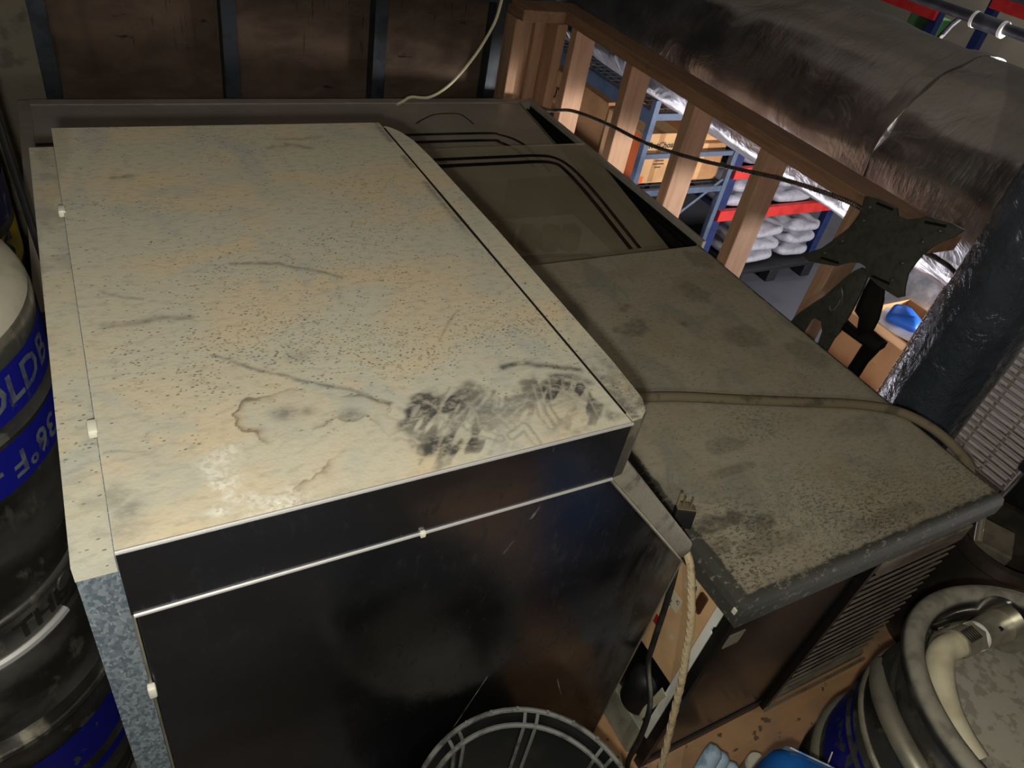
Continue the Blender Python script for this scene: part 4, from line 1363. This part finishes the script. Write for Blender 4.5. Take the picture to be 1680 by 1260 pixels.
def carton(x0, x1, y0, y1, z0, z1, label, mat='carton', flap=False, rot=0.0, group=None):
    o = thing('carton', label, 'carton', ((x0 + x1) / 2, (y0 + y1) / 2, z0), group)
    m = rotm(rot, 'Z', ((x0 + x1) / 2, (y0 + y1) / 2, z0))
    if not flap:
        put('box_body', B(x0, x1, y0, y1, z0, z1, .004, mtx=m), mat, o)
        put('tape', B((x0 + x1) / 2 - .02, (x0 + x1) / 2 + .02, y0 - .001, y1 + .001, z0 + .01, z1 + .0012, mtx=m), 'carton_light' if mat == 'carton' else 'carton', o)
    else:
        t = .006
        bm = bmesh.new()
        box(bm, x0, x1, y0, y1, z0, z0 + t, mtx=m)
        box(bm, x0, x0 + t, y0, y1, z0 + t, z1, mtx=m)
        box(bm, x1 - t, x1, y0, y1, z0 + t, z1, mtx=m)
        box(bm, x0 + t, x1 - t, y0, y0 + t, z0 + t, z1, mtx=m)
        box(bm, x0 + t, x1 - t, y1 - t, y1, z0 + t, z1, mtx=m)
        put('box_body', bm, mat, o)
        put('flap', B(x0 - .14, x0, y0, y1, z1, z1 + t, mtx=m @ rotm(.7, 'Y', (x0, y0, z1))), 'carton_light', o)
        put('flap', B(x0, x1, y0 - .14, y0, z1, z1 + t, mtx=m @ rotm(-.6, 'X', (x0, y0, z1))), 'carton_light', o)
    return o


D1 = -0.325
b = carton(3.03, 3.33, 3.46, 3.86, D1, 0.005, 'tan carton with orange stripe and print at the shelf end', 'carton_light')
put('stripe', B(3.0285, 3.0295, 3.46, 3.56, D1 + .02, D1 + .31), 'orange_print', b)
put('stripe', B(3.03, 3.12, 3.4588, 3.4592, D1 + .005, D1 + .05), 'orange_print', b)
text_on('lettering', 'RetChose', 0.055, (3.20, 3.4583, D1 + .255), (1, 0, 0), (0, 0, 1), 'print_black', b)
for k, wd in enumerate((.05, .09, .07)):
    put('print_line', B(3.21 - wd / 2, 3.21 + wd / 2, 3.4586, 3.4592, D1 + .105 + k * .022, D1 + .113 + k * .022), 'brown_hole', b)
b = carton(3.38, 3.75, 3.46, 3.90, D1, -0.07, 'long plain carton beside the orange-striped one on the shelf')
text_on('lettering', 'NCE', 0.05, (3.5, 3.4583, D1 + .18), (1, 0, 0), (0, 0, 1), 'print_red', b)
carton(3.06, 3.40, 3.92, 4.30, D1, 0.02, 'dark printed carton behind the orange-striped one', 'carton')
b = carton(3.06, 3.36, 4.34, 4.66, D1, 0.0, 'carton with tall black letters standing on the shelf')
text_on('lettering', 'UTT', 0.12, (3.058, 4.50, D1 + .17), (0, -1, 0), (0, 0, 1), 'print_black', b)
carton(3.10, 3.46, 4.82, 5.05, D1, -0.08, 'open carton with raised flaps on the shelf', 'carton', True)
carton(3.45, 3.74, 4.0, 4.4, D1, -0.02, 'plain carton at the back of the shelf', 'carton')
carton(3.08, 3.40, 5.08, 5.26, D1, 0.03, 'narrow carton at the far end of the shelf', 'carton_light')
b = carton(3.40, 3.72, 3.5, 3.85, -0.068, 0.07, 'flat carton with red letters lying on another carton', 'carton_light')
text_on('lettering', 'NCE', 0.07, (3.52, 3.4983, 0.005), (1, 0, 0), (0, 0, 1), 'print_red', b)
carton(3.05, 3.45, 3.46, 3.9, -0.865, -0.55, 'brown carton on the bottom shelf by the end frame', 'carton')
carton(3.05, 3.42, 4.0, 4.5, -0.865, -0.50, 'brown carton on the bottom shelf farther along', 'carton', True)


def sack(name, label, cx, cy, z0, lx, ly, h, rot, seed, mat='sack_white', group=None, cat='bag'):
    bm = bmesh.new()
    nu, nv = 36, 18
    rows = []
    rs = np.random.RandomState(seed)
    ph = rs.rand(6) * 6
    for j in range(1, nv):
        b_ = -math.pi / 2 + math.pi * j / nv
        row = []
        for i in range(nu):
            a = 2 * math.pi * i / nu
            sg = lambda v, e: math.copysign(abs(v) ** e, v)
            x = lx / 2 * sg(math.cos(b_), .45) * sg(math.cos(a), .45)
            y = ly / 2 * sg(math.cos(b_), .45) * sg(math.sin(a), .45)
            z = h / 2 * sg(math.sin(b_), .8)
            wob = math.sin(x * 23 + ph[0]) * math.sin(y * 27 + ph[1]) * .010 + math.sin(x * 51 + y * 33 + ph[2]) * .005 + math.sin(y * 64 - x * 22 + ph[3]) * .004
            z += wob * (1 if z > 0 else .3)
            x += math.sin(y * 20 + ph[4]) * .008
            row.append(bm.verts.new((x, y, z + h / 2)))
        rows.append(row)
    lo = bm.verts.new((0, 0, 0))
    hi = bm.verts.new((0, 0, h))
    for a, c in zip(rows[:-1], rows[1:]):
        for i in range(nu):
            bm.faces.new((a[i], a[(i + 1) % nu], c[(i + 1) % nu], c[i]))
    for i in range(nu):
        bm.faces.new((lo, rows[0][(i + 1) % nu], rows[0][i]))
        bm.faces.new((hi, rows[-1][i], rows[-1][(i + 1) % nu]))
    bmesh.ops.transform(bm, matrix=Matrix.Translation((cx, cy, z0)) @ Matrix.Rotation(rot, 4, 'Z'), verts=bm.verts)
    zmin = min(v.co.z for v in bm.verts)
    bmesh.ops.translate(bm, verts=bm.verts, vec=(0, 0, z0 - zmin))
    o = put(name, bm, mat, None, True)
    return tag(o, label, cat, group)


rk = thing('pallet_rack', 'navy pallet rack with red beams holding white sacks', 'rack', (4.45, 3.8, SZ))
for x in (3.87, 5.08):
    for y in (3.44, 4.25):
        put('upright', B(x - .035, x + .035, y - .03, y + .03, SZ, 0.10, .004), 'rack_navy', rk)
    for z in (-0.95, -0.55, -0.15):
        put('lacing', B(x - .012, x + .012, 3.47, 4.22, z - .015, z + .015), 'rack_navy', rk)
for z in (-0.255, -0.575):
    for y in (3.40, 4.29):
        put('beam', B(3.84, 5.11, y - .02, y + .02, z - .045, z + .035, .003), 'rack_red', rk)
    put('deck', B(3.90, 5.05, 3.43, 4.26, z - .01, z + .008), 'wire_grey', rk)
for k, (x, y, z, lx) in enumerate(((4.12, 3.66, -0.565, .44), (4.62, 3.66, -0.565, .46), (4.12, 3.66, -0.448, .42), (4.62, 3.67, -0.448, .44))):
    sack('flour_sack', 'white woven sack lying between the two red rack beams', x, y, z, lx, .48, .100, .05 * (k % 3 - 1), 100 + k, group='white sacks on the rack shelf')
plt = thing('pallet', 'black plastic pallet on the store floor under white sacks', 'pallet', (4.55, 3.62, SZ))
put('deck', B(4.12, 5.0, 3.28, 3.98, -1.04, -1.005, .006), 'pallet_black', plt)
for x in (4.17, 4.56, 4.95):
    for y in (3.33, 3.63, 3.93):
        put('foot', B(x - .05, x + .05, y - .045, y + .045, SZ, -1.041, .006), 'pallet_black', plt)
for k, (x, y, z, lx, rt) in enumerate(((4.36, 3.58, -1.004, .44, .05), (4.81, 3.60, -1.004, .36, -.08), (4.36, 3.57, -0.898, .44, -.06), (4.81, 3.60, -0.898, .38, .05), (4.36, 3.58, -0.792, .43, .04), (4.81, 3.60, -0.792, .38, -.05))):
    sack('flour_sack', 'white woven sack in the pile on the black pallet', x, y, z, lx, .50, .090, rt, 200 + k, group='white sacks piled on the pallet')
sack('flour_sack', 'crumpled white sack on the upper red beam level', 4.12, 3.66, -0.245, .42, .46, .13, .1, 301)
sack('flour_sack', 'grey-white sack at the rack end beside the crumpled one', 4.62, 3.68, -0.245, .44, .46, .12, -.1, 302)

# cartons and odds stacked below the mount
carton(2.75, 3.20, 1.15, 1.62, SZ, -0.62, 'large brown carton at the bottom of the pile by wrapped duct', 'carton')
carton(2.78, 3.18, 1.18, 1.60, -0.618, -0.22, 'brown carton in the middle of the pile by wrapped duct', 'carton')
carton(2.80, 3.22, 1.20, 1.58, -0.218, 0.02, 'open brown carton on top of the pile by wrapped duct', 'carton', True)
tag(put('paper_sheet', B(2.86, 3.06, 1.34, 1.52, 0.021, 0.026, mtx=rotm(.4, 'Z', (2.96, 1.43, .02))), 'paper_white'), 'white sheet lying on the open carton under a blue pouch', 'paper')
sack('blue_pouch', 'bright blue plastic pouch on a white sheet', 2.97, 1.43, 0.027, .16, .14, .045, .4, 311, 'tarp_blue', cat='pouch')
sack('plastic_bag', 'cloudy plastic bag slumped behind the open carton', 3.42, 1.62, SZ, .34, .40, 1.28, .2, 312, 'clear_film')
sack('plastic_bag', 'small pale film bundle beside the brown carton pile', 2.66, 1.42, SZ, .13, .20, .80, .3, 313, 'sack_white')
carton(2.52, 2.72, 1.62, 1.84, SZ, -0.30, 'white printed carton below the mount arm', 'paper_white')
sack('flour_sack', 'white bag slumped on the floor under the rail near the mount', 2.45, 2.02, SZ, .30, .34, .82, .3, 314)

# far rack and sprinkler pipe at the top of the store
fk = thing('pallet_rack', 'far rack with red beams and green bin beyond the duct', 'rack', (7.2, 4.2, SZ))
for y in (4.62, 6.4):
    put('upright', B(7.0, 7.08, y - .04, y + .04, SZ, 0.62), 'rack_navy', fk)
put('beam', B(6.96, 7.02, 4.6, 6.4, 0.49, 0.60), 'rack_red', fk)
put('beam', B(6.96, 7.02, 2.2, 4.16, 0.72, 0.85), 'rack_red', fk)
put('upright', B(7.0, 7.08, 4.12, 4.20, SZ, 0.9), 'rack_navy', fk)
tag(put('storage_bin', B(7.10, 7.4, 4.70, 4.94, SZ, 0.48, .01), 'bin_green'), 'green bin under the far red beam', 'bin')
sp = thing('sprinkler_pipe', 'dark sprinkler pipe with white-ringed coupling beyond the duct', 'pipe', (4.0, 3.0, 0.9))
put('pipe', tube([(4.0, 0.5, 1.03), (4.0, 6.0, 0.985)], .026, 14), 'pipe_dark', sp, True)
put('coupling', tube([(4.0, 2.27, 1.010), (4.0, 2.42, 1.010)], .036, 16), 'pipe_dark', sp, True)
for y in (2.265, 2.425):
    put('ring', tube([(4.0, y - .008, 1.010), (4.0, y + .008, 1.010)], .039, 16), 'plastic_white', sp, True)
hd = put('sprinkler_head', tube([(4.0, 2.50, 1.0), (3.985, 2.52, 0.955), (3.975, 2.535, 0.90)], .014, 8), 'pipe_dark', sp, True)
put('bulb', tube([(3.976, 2.533, 0.905), (3.968, 2.545, 0.865)], .016, 10), 'chrome', hd, True)
tag(put('thin_pipe', tube([(5.4, 1.0, 1.02), (5.4, 7.0, 0.95)], .016, 8), 'pipe_dark', None, True), 'thin dark pipe running beyond the sprinkler pipe', 'pipe')
